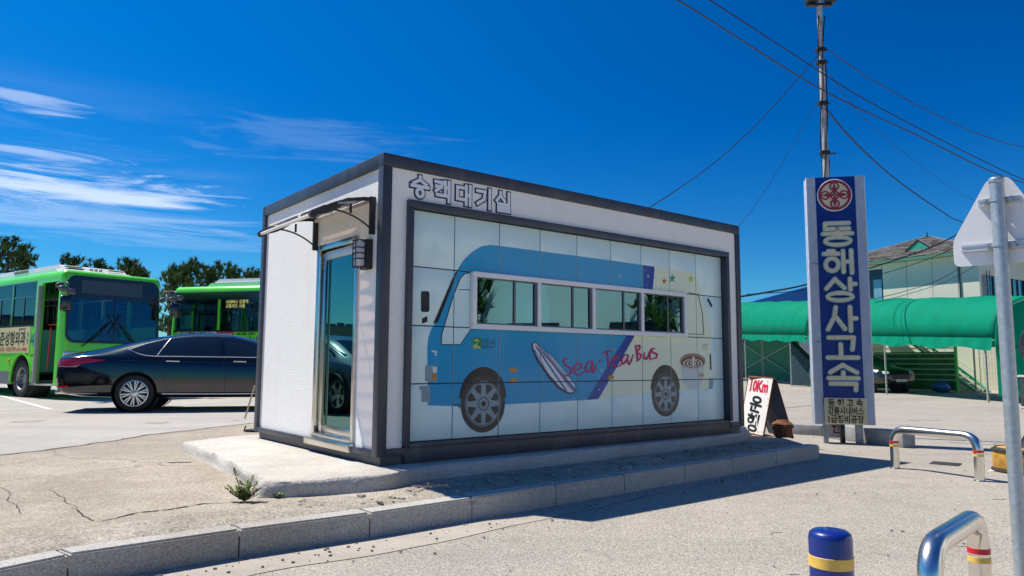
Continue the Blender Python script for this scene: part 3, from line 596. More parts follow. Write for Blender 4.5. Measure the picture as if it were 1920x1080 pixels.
# strip of four sliding windows
wfm = mat('white_window_frame', (.84, .84, .83), .4)
def wf(lo, hi): bb('window_frame', lo, hi, wfm, .003)
wf((WX0, .010, WZ1-.045), (WX1, .10, WZ1+.008)); wf((WX0, .010, WZ0-.008), (WX1, .10, WZ0+.045)); wf((WX0, .010, WZ0+.045), (WX0+.050, .10, WZ1-.045)); wf((WX1-.050, .010, WZ0+.045), (WX1, .10, WZ1-.045))
mull = [fa(x, 570, .0)[0] for x in (1013.5, 1116, 1207)]
for x in mull: wf((x-.024, .011, WZ0+.046), (x+.024, .10, WZ1-.046))
sash = mat('sash_dark', (.10, .13, .15), .4); xs = [WX0+.05]+[q for x in mull for q in (x-.024, x+.024)]+[WX1-.05]
for k in range(4):
    a, b = xs[2*k], xs[2*k+1]; mid = a+(b-a)*(.62 if k < 3 else .6)
    for nm, lo, hi in (('sash', (a, .030, WZ0+.046), (a+.012, .06, WZ1-.046)), ('sash', (b-.030, .030, WZ0+.046), (b, .06, WZ1-.046)), ('sash', (mid-.012, .03, WZ0+.046), (mid+.012, .06, WZ1-.046)), ('sash', (a+.013, .030, WZ0+.046), (b-.031, .06, WZ0+.060)), ('sash', (a+.013, .030, WZ1-.058), (b-.031, .06, WZ1-.046))): bb(nm, lo, hi, sash)
    bb('window_pane', (a+.012, .042, WZ0+.060), (mid-.012, .046, WZ1-.058), wg); bb('window_pane', (mid+.012, .050, WZ0+.060), (b-.03, .054, WZ1-.058), wg)
# raised letters over the glass
HG = {'승': [[(.5, 1), (.5, .86), (.12, .66)], [(.5, .86), (.88, .66)], [(0, .52), (1, .52)], ('o', .5, .2, .2, .2)],
 '객': [[(.06, .93), (.50, .93), (.42, .70), (.08, .46)], [(.10, .70), (.44, .70)], [(.68, .98), (.68, .42)], [(.93, 1), (.93, .42)], [(.68, .70), (.93, .70)], [(.16, .27), (.93, .27), (.93, 0)]],
 '대': [[(.46, .86), (.06, .86), (.06, .25), (.50, .25)], [(.66, .98), (.66, .02)], [(.93, 1), (.93, 0)], [(.66, .5), (.93, .5)]],
 '기': [[(.05, .86), (.58, .86), (.50, .45), (.08, .18)], [(.90, 1), (.90, 0)]],
 '실': [[(.32, 1), (.32, .82), (.03, .52)], [(.32, .82), (.62, .55)], [(.93, 1), (.93, .46)], [(.16, .36), (.93, .36), (.93, .18), (.16, .18), (.16, 0), (.96, 0)]]}
x_ = .30; LX = [fa(x, y, .02)[0] for x, y in ((765, 350), (808, 360), (849, 365), (887, 375), (924, 380))]
letter_navy = mat('letter_navy', (.012, .016, .05), .4); letter_pale = mat('letter_pale', (.80, .82, .86), .45)
for ch, x0 in zip('승객대기실', LX):
    M_ = Matrix.Translation((0, .022, 0)) @ TP
    z0 = 2.885; wd = .185 if ch != '기' else .19
    strokes(HG[ch], x0+.04, z0, wd, .20, .060, .006).build('raised_letter', letter_navy, booth, 0, M_)
    strokes(HG[ch], x0+.04, z0, wd, .20, .034, .002, z0=.0095).build('letter_face', letter_pale, booth, 0, M_)
# door: steel frame, leaf with dark glass, rails, handle
dfm = steel
dw = lambda nm, lo, hi, m, bev=.003: bb(nm, lo, hi, m, bev)
door = bb('door', (.050, 1.345, .50), (.085, 1.435, 2.44), steel, .003)
def dp(nm, lo, hi, m, bev=.003): return bb(nm, lo, hi, m, bev, door)
dw('door_frame', (.015, DY0, .43), (.10, DY0+.05, DZ1), dfm); dw('door_frame', (.015, DY1-.05, .43), (.10, DY1+.012, DZ1), dfm); dw('door_frame', (.014, DY0+.05, DZ1-.06), (.10, DY1-.05, DZ1+.002), dfm)
dw('door_sill', (-.03, DY0-.01, .375), (.10, DY1+.10, .452), steel); dw('door_sill', (.01, DY0+.03, .454), (.09, DY1-.04, .50), steel)
dp('door_rail', (.050, DY0+.06, .50), (.085, 1.343, .585), steel); dp('door_rail', (.048, DY0+.06, 2.36), (.085, 1.343, 2.45), mat('door_header', (.62, .64, .68), .35, metal=.3)); dp('door_rail', (.050, DY0+.055, .587), (.085, DY0+.085, 2.358), steel)
dp('door_glass', (.064, DY0+.086, .587), (.070, 1.343, 2.358), glass('door_glass', None, (.22, .42, .38), .62, (.03, .16, .14)), 0)
mb = MB(); mb.tube([(.005, 1.385, .58), (.005, 1.385, 2.40)], .014, 12); mb.box((.005, 1.377, .62), (.05, 1.393, .64)); mb.box((.005, 1.377, 2.32), (.05, 1.393, 2.34)); mb.build('handle', chrome, door)
# bulkhead lamp by the door
lam = bb('wall_lamp', (-.035, .235, 2.15), (.034, .375, 2.445), mat('lamp_black', (.02, .018, .02), .5), .01)
bb('lamp_glass', (-.115, .255, 2.18), (-.036, .355, 2.42), mat('lamp_frost', (.62, .62, .68), .3, coat=.5), .02, lam)
mb = MB()
for z in (2.17, 2.245, 2.30, 2.355, 2.43): mb.tube(fillet([(-.03, .245, z), (-.13, .245, z), (-.13, .365, z), (-.03, .365, z)], .03, 4), .006, 6)
for y in (.275, .335): mb.tube([(-.13, y, 2.17), (-.13, y, 2.43)], .005, 6)
mb.build('lamp_cage', MATS['lamp_black'], lam)
# polycarbonate door canopy with cast brackets
can = bb('door_canopy_batten', (-.015, .235, 2.80), (.035, 1.55, 2.835), mat('canopy_alu', (.72, .70, .66), .4, metal=.4))
def arc(t, z0=2.615, z1=2.83, p=.60): return (-p*(1-t)+.0, z0+(z1-z0)*math.sin(t*math.pi/2)**.9)
poly = [arc(k/14) for k in range(15)]
mb = MB()
for i in range(14):
    (xa, za), (xb, zb_) = poly[i], poly[i+1]
    mb.quad((xa, .235, za+.02), (xb, .235, zb_+.02), (xb, 1.55, zb_+.02), (xa, 1.55, za+.02))
pc = mat('polycarbonate', (.62, .50, .42), .3); o = mb.build('canopy_sheet', glass('polycarbonate_sheet', None, (.8, .8, .8), .10, (.78, .66, .60), .15), can, 40)
md = o.modifiers.new('s', 'SOLIDIFY'); md.thickness = .006
for y in (.26, .70, 1.12, 1.5):
    mb = MB(); mb.tube([(x, y, z+.012) for x, z in poly], .008, 6); mb.build('canopy_rib', MATS['canopy_alu'], can) if y not in (.26, 1.5) else mb.b.free()
for y in (.22, 1.56):
    mb = MB(); up_, lo_ = [], []
    for k in range(21):
        t = k/20; x, z = arc(t); up_.append((x, z+.018)); th = .035+.05*math.sin(min(1, t*1.7)*math.pi)**1.0*(1 if t < .6 else 1) if t < .6 else .035
        lo_.append((x, z+.018-th))
    mb.prism(up_+lo_[::-1], .018, Matrix.Translation((0, y+.009, 0)) @ TP)
    low = [(-.42+.42*k/12, 2.635+.045-.14*(k/12)**2.2) for k in range(13)]
    mb.tube([(x, y, z) for x, z in low], .009, 6); mb.box((-.018, y-.016, 2.49), (.036, y+.016, 2.86)); mb.tube([(-.22, y, 2.67), (-.22, y, 2.76)], .012, 6)
    mb.tube([(-.60, y-.022, 2.605), (-.60, y+.022, 2.605)], .034, 14)
    mb.build('canopy_bracket', mat('cast_black', (.018, .016, .016), .45), can)
mb = MB(); mb.tube([(-.60, .24, 2.605), (-.60, 1.54, 2.605)], .017, 12); mb.build('canopy_gutter', mat('gutter_cream', (.80, .77, .72), .4), can)
text('WINDBUILD', .034, white_paint, can, Matrix.Translation((-.27, .207, 2.762)) @ Matrix.Rotation(R(12), 4, 'Y').inverted() @ TP, ext=.0005)
for x, y in ((1.45, .05), (4.1, .05)):
    mb = MB(); mb.tube([(x, y, ZT), (x, y, ZT+.03)], .018, 10); mb.box((x-.03, y-.02, ZT-.001), (x+.03, y+.02, ZT+.008)); mb.build('roof_fixing', galv, booth)

# ------------------------------------------------------------------ vehicles
def mod_mesh(o, name, m, parent, smooth=40, M=None):      # bake modifiers into a plain mesh object
    dg = bpy.context.evaluated_depsgraph_get(); dg.update(); me = bpy.data.meshes.new_from_object(o.evaluated_get(dg)); me.name = name
    bpy.data.objects.remove(o); me.materials.clear()
    if smooth: me.shade_smooth(); me.set_sharp_from_angle(angle=R(smooth))
    return link(name, me, m, parent, M)
def cut(o, cutters):
    for c in cutters:
        md = o.modifiers.new('b', 'BOOLEAN'); md.operation = 'DIFFERENCE'; md.solver = 'EXACT'; md.object = c
def wheel(parent, M, r, wd, rim_r, nsp, dual=False, spoke_w=.03, rm=None, dish=.0):
    """tyre with a rim child; local +z points out of the car"""
    rm = rm or alloy
    mb = MB(); h = wd/2
    mb.lathe([(rim_r, -h), (r-.03, -h), (r-.008, -h+.02), (r, -h*.4), (r, h*.4), (r-.008, h-.015), (r-.03, h), (rim_r+.012, h-.002), (rim_r, h-.012)], 40, closed=True)
    ty = mb.build('wheel', rubber, parent, 40, M)
    mb = MB(); mb.lathe([(rim_r-.012, -h*.6), (rim_r-.002, h-.02), (rim_r+.004, h-.004), (rim_r-.012, h-.002), (rim_r-.022, h-.022), (rim_r-.03, -h*.6)], 40, closed=True)
    z0 = h-.028-dish
    for k in range(nsp):
        a0 = 2*math.pi*k/nsp
        for da in ((-.11, .11) if dual else (0,)):
            a = a0+da*1.0; ai = a0+da*.25
            p, q = Vector((math.cos(ai), math.sin(ai)))*.045, Vector((math.cos(a), math.sin(a)))*(rim_r-.015)
            d = (q-p).normalized(); nv = Vector((-d.y, d.x)); w0, w1 = spoke_w*.42, spoke_w*.6
            mb.prism([tuple(v) for v in (p-nv*w0, q-nv*w1, q+nv*w1, p+nv*w0)], .022, Matrix.Translation((0, 0, z0-.02+.0006*(k % 5))))
    mb.lathe([(0, z0+.008), (.04, z0+.006), (.062, z0-.004), (.066, z0-.03), (0, z0-.03)], 24)
    rim = mb.build('rim', rm, ty, 30)
    mb = MB(); mb.lathe([(0, -.02), (rim_r*.72, -.02), (rim_r*.72, -.012), (0, -.012)], 28); mb.lathe([(0, -h*.5), (rim_r-.02, -h*.5), (rim_r-.02, -h*.45), (0, -h*.45)], 28)
    mb.build('brake_disc', mat('brake_grey', (.10, .10, .11), .5, metal=.6), ty, 30)
    return ty
def car(name, label, M, paint, st, wheels, wins, rim=dict(n=10, dual=True), group=None, tail=True, side_wins=None, extra=None):
    root = thing(name, label, 'car', M, group)
    X, W_, ZBt, BELT, TOP, WR = zip(*st)
    mb = MB(); rings = []
    for x, w_, zb, be, tp, wr in st:
        half = [(0, zb), (.8*w_, zb), (.965*w_, zb+.05), (w_, zb+.22), (w_*.995, zb+(be-zb)*.62), (.975*w_, be-.07), (.925*w_, be), (wr+.035, max(be+.01, tp-.055)), (wr*.72, tp), (0, tp+.015)]
        ring = [mb.b.verts.new((x, y, z)) for y, z in half] + [mb.b.verts.new((x, -y, z)) for y, z in half[1:-1][::-1]]
        rings.append(ring)
    n = len(rings[0])
    for a, b in zip(rings, rings[1:]):
        for k in range(n): mb.b.faces.new((a[k], a[(k+1) % n], b[(k+1) % n], b[k]))
    for ring in (rings[0], rings[-1]):
        for k in range(1, 9): 
            i, j = k, n-k
            q = [ring[i-1], ring[i], ring[j], ring[(j+1) % n]]; u = []; [u.append(v) for v in q if v not in u]
            if len(u) > 2: mb.b.faces.new(u)
        mb.b.faces.new([ring[8], ring[9], ring[10]]) if n == 18 else None
    o = mb.build('tmp', None, None, 0); md = o.modifiers.new('s', 'SUBSURF'); md.levels = 2; md.render_levels = 2
    cs = []
    for wx, wr_ in wheels:
        for s in (-1, 1):
            m2 = MB(); m2.lathe([(0, -.22), (wr_*1.16, -.22), (wr_*1.16, .22), (0, .22)], 40, Matrix.Translation((wx, s*.86, wr_*1.02)) @ Matrix.Rotation(R(90), 4, 'X')); cs.append(m2.build('cutter', None, None, 0))
    dg = bpy.context.evaluated_depsgraph_get(); dg.update(); bvh = BVHTree.FromObject(o, dg)
    cut(o, cs); bodyo = mod_mesh(o, 'body', paint, root, 50)
    for c in cs: bpy.data.objects.remove(c)
    for wx, wr_ in wheels:                                  # arch liners
        for s in (-1, 1):
            m2 = MB(); m2.lathe([(wr_*1.155, -.20), (wr_*1.155, .05)], 36, Matrix.Translation((wx, s*.82, wr_*1.02)) @ Matrix.Rotation(R(90), 4, 'X')); m2.lathe([(0, 0), (wr_*1.155, 0)], 36, Matrix.Translation((wx, s*.655, wr_*1.02)) @ Matrix.Rotation(R(90), 4, 'X')); m2.build('arch_liner', dark_in, root, 40)
    def sy(x, z, s):                                        # point on the flank
        h = bvh.ray_cast(Vector((x, s*5, z)), Vector((0, -s, 0))); return h[0].y if h[0] else None
    def patch(nm, poly, m, s, off=.004, axis='y', parent=root, sub=3):
        b_ = bmesh.new(); vs_ = [b_.verts.new((p[0], 0, p[1])) for p in poly]; b_.faces.new(vs_); bmesh.ops.triangulate(b_, faces=b_.faces)
        bmesh.ops.subdivide_edges(b_, edges=b_.edges, cuts=sub, use_grid_fill=True)
        dead = []
        for v in b_.verts:
            if axis == 'y': h = bvh.ray_cast(Vector((v.co.x, s*5, v.co.z)), Vector((0, -s, 0)))
            elif axis == 'z': h = bvh.ray_cast(Vector((v.co.x, v.co.z, 5)), Vector((0, 0, -1)))
            else: h = bvh.ray_cast(Vector((s*9+2.5, v.co.x, v.co.z)), Vector((-s, 0, 0)))
            if h[0]: nn = h[1]*(1 if h[1].dot(Vector((0, s, 0)) if axis == 'y' else Vector((0, 0, 1)) if axis == 'z' else Vector((s, 0, 0))) > 0 else -1); v.co = h[0]+nn*off
            else: dead.append(v)
        bmesh.ops.delete(b_, geom=dead, context='VERTS')
        me = bpy.data.meshes.new(nm); b_.to_mesh(me); b_.free(); me.shade_smooth(); return link(nm, me, m, parent)
    def along(nm, pts, r, m, s, parent=root, n_=8, off=.0):
        P = []; q = bez([(x, 0, z) for x, z in pts], 6) if len(pts) > 2 else [Vector((pts[0][0]+(pts[1][0]-pts[0][0])*k/12, 0, pts[0][1]+(pts[1][1]-pts[0][1])*k/12)) for k in range(13)]
        for v in q:
            y = sy(v.x, v.z, s)
            if y is not None: P.append(Vector((v.x, y+s*off, v.z)))
        mb_ = MB(); mb_.tube(P, r, n_); return mb_.build(nm, m, parent)
    tint = mat('car_glass', (.010, .014, .022), .04, spec=.8)
    for wx, wr_ in wheels:
        for s in (-1, 1):
            wheel(root, Matrix.Translation((wx, s*.80, wr_)) @ Matrix.Rotation(R(90)*-s, 4, 'X') @ Matrix.Rotation(.2, 4, 'Z'), wr_, .23, wr_*.70, rim['n'], rim.get('dual'), rim.get('w', .032))
    for s in (-1, 1):
        for poly in side_wins: patch('side_window', poly, tint, s)
    for poly in wins.get('top', []): patch('windscreen', poly, tint, 1, axis='z', sub=4)
    if extra: extra(root, patch, along, sy)
    return root
# black saloon (real size, scaled with the scene)
SC = 1.13
car_black = mat('black_car_paint', (.005, .005, .006), .10, coat=1, spec=.5)
SED = [(-.28, .64, .44, .92, 1.0, .50), (-.23, .81, .34, .99, 1.075, .62), (.06, .89, .28, 1.04, 1.115, .66), (.52, .93, .26, 1.06, 1.21, .64), (1.05, .945, .25, 1.06, 1.355, .60), (1.55, .95, .24, 1.045, 1.465, .585), (2.15, .95, .24, 1.03, 1.515, .59), (2.75, .95, .24, 1.01, 1.505, .60), (3.25, .95, .24, 1.0, 1.405, .61), (3.80, .945, .24, .99, 1.15, .66), (4.10, .94, .25, .97, 1.04, .70), (4.55, .91, .26, .90, .955, .68), (4.90, .84, .30, .78, .84, .62), (5.03, .62, .42, .66, .70, .45)]
def sedan_extra(root, patch, along, sy):
    s = -1
    for s in (-1, 1):
        along('window_trim', [(.96, 1.165), (1.25, 1.285), (1.65, 1.395), (2.10, 1.45), (2.75, 1.445), (3.2, 1.345), (3.80, 1.11), (4.0, 1.03)], .009, chrome, s, off=.004)
        along('window_trim', [(.96, 1.165), (1.14, 1.10), (1.38, 1.052), (2.0, 1.045), (3.0, 1.04), (3.9, 1.03)], .009, chrome, s, off=.004)
        along('sill_trim', [(1.60, .345), (1.75, .335), (3.0, .33), (3.60, .335)], .012, chrome, s, off=.004)
        for a in ([(1.62, 1.04), (1.56, .80), (1.66, .60), (1.70, .34)], [(2.68, 1.04), (2.70, .80), (2.72, .60), (2.72, .34)], [(3.82, .98), (3.80, .7), (3.76, .36)]): along('door_seam', a, .004, dark_in, s, off=-.001)
        for x in (1.66, 2.86):
            along('door_handle', [(x, .955), (x+.24, .950)], .012, chrome, s, off=.022)
        along('window_pillar', [(1.48, 1.05), (1.66, 1.39)], .007, chrome, s, off=.003); along('window_pillar', [(2.66, 1.05), (2.56, 1.43)], .014, car_black, s, off=.004)
        patch('tail_light', [(-.20, .865), (-.21, .93), (-.12, .975), (.30, 1.0), (.62, .965), (.50, .935), (.25, .90), (.02, .855)], mat('tail_red', (.55, .005, .02), .15, coat=1), s, .006)
        patch('tail_light', [(-.20, .835), (-.19, .858), (.03, .848), (.20, .882), (.12, .832)], mat('tail_clear', (.62, .35, .34), .2, coat=1), s, .006)
        patch('reflector', [(-.21, .46), (-.21, .49), (.0, .50), (.0, .465)], mat('tail_red', (0, 0, 0)), s, .005)
        along('character_line', [(.75, .97), (1.6, .955), (2.8, .93), (4.2, .88)], .003, car_black, s, off=.0)
        mb = MB(); mb.box((.0, -.06, -.055), (.13, .10, .055), bev=.035); o = mb.build('wing_mirror', car_black, root, 60, Matrix.Translation((3.62, s*.985, 1.055)) @ Matrix.Rotation(R(8)*s, 4, 'Z'))
        mb = MB(); mb.tube([(3.70, s*.88, 1.03), (3.69, s*.96, 1.045)], .018, 8); mb.build('mirror_stalk', car_black, root)
        mb = MB(); mb.box((-.25, s*.62-.12, .335), (-.08, s*.62+.12, .41), bev=.02); mb.build('exhaust_tip', chrome, root)
        along('bumper_trim', [(-.18, .33), (.05, .34), (.5, .345)], .008, chrome, s, off=.002)
    patch('number_plate', [(-.26, .70), (.26, .70), (.26, .82), (-.26, .82)], mat('plate_white', (.70, .75, .72), .5), -1, .012, 'x')
    patch('rear_screen', [(.60, -.55), (.60, .55), (1.45, .47), (1.45, -.47)], MATS['car_glass'], 1, .004, 'z')
    for y in (-.70, .70):
        patch('tail_light', [(y-.13, .865), (y-.16, .935), (y+.13, .955), (y+.14, .88)], MATS['tail_red'], -1, .008, 'x')
    patch('bumper_trim', [(-.72, .355), (-.70, .395), (.70, .395), (.72, .355)], chrome, -1, .006, 'x', sub=4)
sw = [[(1.03, 1.165), (1.30, 1.28), (1.62, 1.37), (1.475, 1.062), (1.32, 1.070)], [(1.52, 1.06), (1.68, 1.385), (2.10, 1.432), (2.55, 1.435), (2.64, 1.055)], [(2.72, 1.05), (2.62, 1.435), (2.80, 1.43), (3.2, 1.33), (3.70, 1.12), (3.86, 1.045)]]
fw, la = Vector((.966, .26, 0)).normalized(), 0
ang = math.atan2(.26, .966)
Wp = Vector((-8.02, 15.55, 0)); org = Wp - Matrix.Rotation(ang, 3, 'Z') @ (Vector((1.13, -.92, 0))*SC)
sed = car('parked_car', 'glossy black saloon with red tail light parked beside the green bus', TR(org.x, org.y, KZ+.006, ang, SC), car_black, SED, [(1.13, .345), (4.14, .345)], dict(top=[[(3.22, -.56), (3.22, .56), (3.95, .62), (3.95, -.62)]]), dict(n=10, dual=True, w=.019), side_wins=sw, extra=sedan_extra)
# silver-blue car standing just outside the left edge: it throws a shadow in and shows in the door glass
silver = mat('steel_blue_car_paint', (.22, .28, .31), .22, metal=.5, coat=1)
def sil_extra(root, patch, along, sy):
    for s in (-1, 1):
        along('window_trim', [(.96, 1.165), (1.25, 1.285), (1.65, 1.395), (2.10, 1.45), (2.75, 1.445), (3.2, 1.345), (3.80, 1.11), (4.0, 1.03)], .009, chrome, s, off=.004)
        along('side_trim', [(1.60, .40), (3.60, .40)], .014, chrome, s, off=.004); along('door_seam', [(2.68, 1.04), (2.70, .80), (2.72, .34)], .004, dark_in, s)
        mb = MB(); mb.box((.0, -.06, -.055), (.13, .10, .055), bev=.035); mb.build('wing_mirror', silver, root, 60, Matrix.Translation((3.62, s*.985, 1.055)))
ang2 = math.atan2(-.87, .5)
W2 = Vector((-9.0, 11.15, 0)); org2 = W2 - Matrix.Rotation(ang2, 3, 'Z') @ (Vector((4.14, .92, 0))*SC)
car('parked_car', 'steel blue saloon parked left of the black one, mirrored in the door glass', TR(org2.x, org2.y, KZ+.006, ang2, SC), silver, SED, [(1.13, .345), (4.14, .345)], dict(top=[[(3.22, -.56), (3.22, .56), (3.95, .62), (3.95, -.62)]]), dict(n=5, dual=False, w=.09), side_wins=sw, extra=sil_extra)
# dark SUV under the green awning
SUV = [(0, .66, .44, .95, 1.05, .50), (.06, .84, .38, 1.05, 1.45, .55), (.35, .91, .34, 1.08, 1.62, .62), (.9, .93, .32, 1.08, 1.68, .64), (1.7, .94, .32, 1.07, 1.70, .65), (2.4, .94, .32, 1.06, 1.67, .65), (2.9, .94, .32, 1.05, 1.55, .66), (3.45, .94, .32, 1.04, 1.22, .70), (3.8, .93, .32, 1.02, 1.10, .74), (4.3, .90, .34, .96, 1.02, .72), (4.55, .82, .38, .85, .90, .62), (4.65, .64, .46, .72, .76, .45)]
suvp = mat('dark_suv_paint', (.012, .013, .013), .15, coat=1)
def suv_extra(root, patch, along, sy):
    for s in (-1, 1):
        patch('headlight', [(4.28, .82), (4.30, .93), (4.05, .97), (4.12, .88)], mat('headlight_clear', (.7, .75, .75), .1, coat=1), s, .006); patch('headlight', [(s*.62-.16, .78), (s*.62-.16, .88), (s*.62+.13, .90), (s*.62+.10, .80)], MATS['headlight_clear'], 1, .008, 'x')
        along('sill_trim', [(1.3, .42), (3.3, .42)], .02, chrome, s); along('door_seam', [(2.3, 1.06), (2.32, .8), (2.34, .42)], .004, dark_in, s)
        mb = MB(); mb.box((.0, -.07, -.07), (.13, .12, .07), bev=.04); mb.build('wing_mirror', suvp, root, 60, Matrix.Translation((3.15, s*1.0, 1.13)))
    patch('grille', [(-.42, .58), (-.42, .78), (.42, .78), (.42, .58)], black, 1, .008, 'x'); patch('number_plate', [(-.26, .47), (.26, .47), (.26, .57), (-.26, .57)], MATS['plate_white'], 1, .016, 'x'); patch('bumper_trim', [(-.6, .40), (-.6, .43), (.6, .43), (.6, .40)], chrome, 1, .01, 'x')
sws = [[(.45, 1.16), (.55, 1.50), (.95, 1.55), (1.05, 1.12)], [(1.12, 1.12), (1.05, 1.57), (2.05, 1.585), (2.14, 1.11)], [(2.22, 1.11), (2.14, 1.58), (2.5, 1.545), (2.95, 1.42), (3.3, 1.20), (3.3, 1.12)]]
car('parked_car', 'dark SUV parked in the shade under the green awning by the stairs', TR(16.05, 37.6, .0, R(-74), 1.10), suvp, SUV, [(.95, .36), (3.65, .36)], dict(top=[[(2.72, -.60), (2.72, .60), (3.42, .68), (3.42, -.68)]]), dict(n=5, dual=False, w=.10), side_wins=sws, extra=suv_extra)

# ---- city buses
BG = mat('bus_green', (.16, .85, .035), .3, coat=.8, var=.04, vscale=2); busgrey = mat('bus_skirt_grey', (.16, .17, .18), .5); acw = mat('bus_white', (.82, .82, .80), .35, coat=.4)
busglass = glass('bus_glass', None, (.5, .7, .78), .10, (.55, .66, .70)); wsglass = glass('bus_windscreen', None, (.5, .66, .76), .06, (.82, .90, .92)); frame_b = mat('bus_black', (.015, .016, .02), .25, coat=.6)
RX = Matrix.Rotation(R(90), 4, 'X')
def side_text(s, size, m, parent, x, z, y, sgn, **k):      # lettering on a flank: sgn -1 = right side (faces -y)
    M_ = Matrix.Translation((x, y, z)) @ (RX if sgn < 0 else Matrix.Rotation(math.pi, 4, 'Z') @ RX)
    return text(s, size, m, parent, M_, **k)
def bus(label, M, door_open, side):
    root = thing('city_bus', label, 'bus', M, 'green city buses in the lot')
    LN, WD, ZB_, ZT_ = 10.6, 2.5, .33, 2.98
    mb = MB(); mb.box((-LN, 0, ZB_), (0, WD, ZT_)); b_ = mb.b
    es = [e for e in b_.edges if all(v.co.z > 2 for v in e.verts)] + [e for e in b_.edges if all(v.co.x > -.1 for v in e.verts) and abs(e.verts[0].co.z-e.verts[1].co.z) > 1]
    bmesh.ops.bevel(b_, geom=es, offset=.16, segments=5, affect='EDGES', profile=.55)
    for v in b_.verts:
        if v.co.x > -.3 and v.co.z > 1.2: v.co.x -= (v.co.z-1.2)*.075*min(1, (v.co.x+.3)/.2)
    o = mb.build('tmp', None, None, 0); cs = []
    def cbox(lo, hi): m2 = MB(); m2.box(lo, hi); cs.append(m2.build('c', None, None, 0))
    cbox((-LN+.08, .07, .42), (-.14, WD-.07, 2.86))
    for x0, x1 in SW: cbox((x0, -.2, 1.74), (x1, .2, 2.78)) 
    for x0, x1 in SWL: cbox((x0, WD-.2, 1.74), (x1, WD+.2, 2.78))
    cbox((-1.26, -.2, .36), (-.30, .2, 2.74))
    m2 = MB(); m2.prism(rrect(.10, 1.28, WD-.10, 2.86, .20, 6), 1.0, Matrix.Translation((-.55, 0, 0)) @ Matrix(((0, 0, 1, 0), (1, 0, 0, 0), (0, 1, 0, 0), (0, 0, 0, 1)))); cs.append(m2.build('c', None, None, 0))
    for wx in (-2.2, -7.9):
        m2 = MB(); m2.lathe([(0, -.5), (.60, -.5), (.60, .5), (0, .5)], 36, Matrix.Translation((wx, 0, .50)) @ RX); cs.append(m2.build('c', None, None, 0))
        m2 = MB(); m2.lathe([(0, -.5), (.60, -.5), (.60, .5), (0, .5)], 36, Matrix.Translation((wx, WD, .50)) @ RX); cs.append(m2.build('c', None, None, 0))
    cut(o, cs); mod_mesh(o, 'body', BG, root, 40)
    for c in cs: bpy.data.objects.remove(c)
    def bx_(nm, lo, hi, m, bev=0, par=root): mb_ = MB(); mb_.box(lo, hi, bev=bev); return mb_.build(nm, m, par, 30)
    bx_('floor', (-LN+.1, .08, .60), (-1.3, WD-.08, .66), dark_in); bx_('floor', (-1.3, .08, .40), (-.2, WD-.08, .46), dark_in); bx_('dashboard', (-.62, .35, .66), (-.25, WD-.15, 1.30), mat('dash_dark', (.05, .05, .055), .6), .05)
    for x in range(-9, -2):
        for y in ((.30, .85) if x > -8 else (.30, .85, 1.3)): pass
    for x in (-3.4, -4.3, -5.2, -6.1, -7.0, -8.6, -9.5):
        for y in (.2, 1.7): bx_('seat', (x, y, 1.02), (x+.42, y+.5, 1.10), mat('seat_green', (.08, .34, .22), .7), .03); bx_('seat', (x, y, 1.10), (x+.09, y+.5, 1.72), MATS['seat_green'], .03)
    mb_ = MB()
    for y in (.75, 1.75): mb_.tube([(-LN+.3, y, 2.45), (-1.0, y, 2.45)], .018, 6)
    for x in (-1.8, -3.0, -4.6, -6.2, -7.8): mb_.tube([(x, .75, .66), (x, .75, 2.45)], .018, 6); mb_.tube([(x, 1.75, .66), (x, 1.75, 2.45)], .018, 6)
    mb_.build('grab_rail', mat('rail_yellow', (.72, .66, .45), .4), root)
    bx_('driver_seat', (-1.5, 1.55, .7), (-1.0, 2.1, 1.15), MATS['dash_dark'], .04); bx_('driver_seat', (-1.52, 1.55, 1.15), (-1.40, 2.1, 1.95), MATS['dash_dark'], .04)
    mb_ = MB(); mb_.lathe([(.21, -.012), (.235, 0), (.21, .012), (.19, 0)], 24, Matrix.Translation((-.78, 1.82, 1.32)) @ Matrix.Rotation(R(-25), 4, 'Y'), closed=True); mb_.build('steering_wheel', black, root)
    # glazing
    for x0, x1 in SW: bx_('window', (x0-.01, .012, 1.73), (x1+.01, .020, 2.79), busglass)
    for x0, x1 in SWL: bx_('window', (x0-.01, WD-.020, 1.73), (x1+.01, WD-.012, 2.79), busglass)
    for x0, x1 in SW+[(SW[0][1], SW[0][1])]:
        if x1 > x0:
            fr = bx_('window_frame', (x0, -.004, 2.42), (x1, .03, 2.455), frame_b); mid = (x0+x1)/2
            bx_('window_frame', (mid-.02, -.003, 1.74), (mid+.02, .03, 2.42), frame_b); bx_('window_frame', (x0-.05, -.005, 1.735), (x0+.012, .032, 2.785), frame_b); bx_('window_frame', (x1-.012, -.005, 1.735), (x1+.03, .032, 2.785), frame_b)
    bx_('window_frame', (SW[-1][0]-.05, -.006, 1.69), (SW[0][1]+.04, .02, 1.742), frame_b); bx_('window_frame', (SW[-1][0]-.05, -.006, 2.778), (SW[0][1]+.04, .02, 2.81), frame_b)
    bx_('window_frame', (SWL[-1][0]-.05, WD-.02, 1.69), (SWL[0][1]+.04, WD+.006, 1.742), frame_b); bx_('window_frame', (SWL[-1][0]-.05, WD-.02, 2.62), (SWL[0][1]+.04, WD+.006, 2.83), frame_b)
    for x0, x1 in SWL:
        bx_('window_frame', (x0-.06, WD-.03, 1.735), (x0+.012, WD+.005, 2.785), frame_b)
        if x1-x0 > 1.1: bx_('window_frame', (x0, WD-.03, 2.30), (x1, WD+.004, 2.335), frame_b); bx_('window_frame', ((x0+x1)/2-.02, WD-.03, 1.74), ((x0+x1)/2+.02, WD+.003, 2.30), frame_b)
    # windscreen: black surround, glass, header with route display, wipers
    def fx(z): return -max(0, z-1.2)*.075
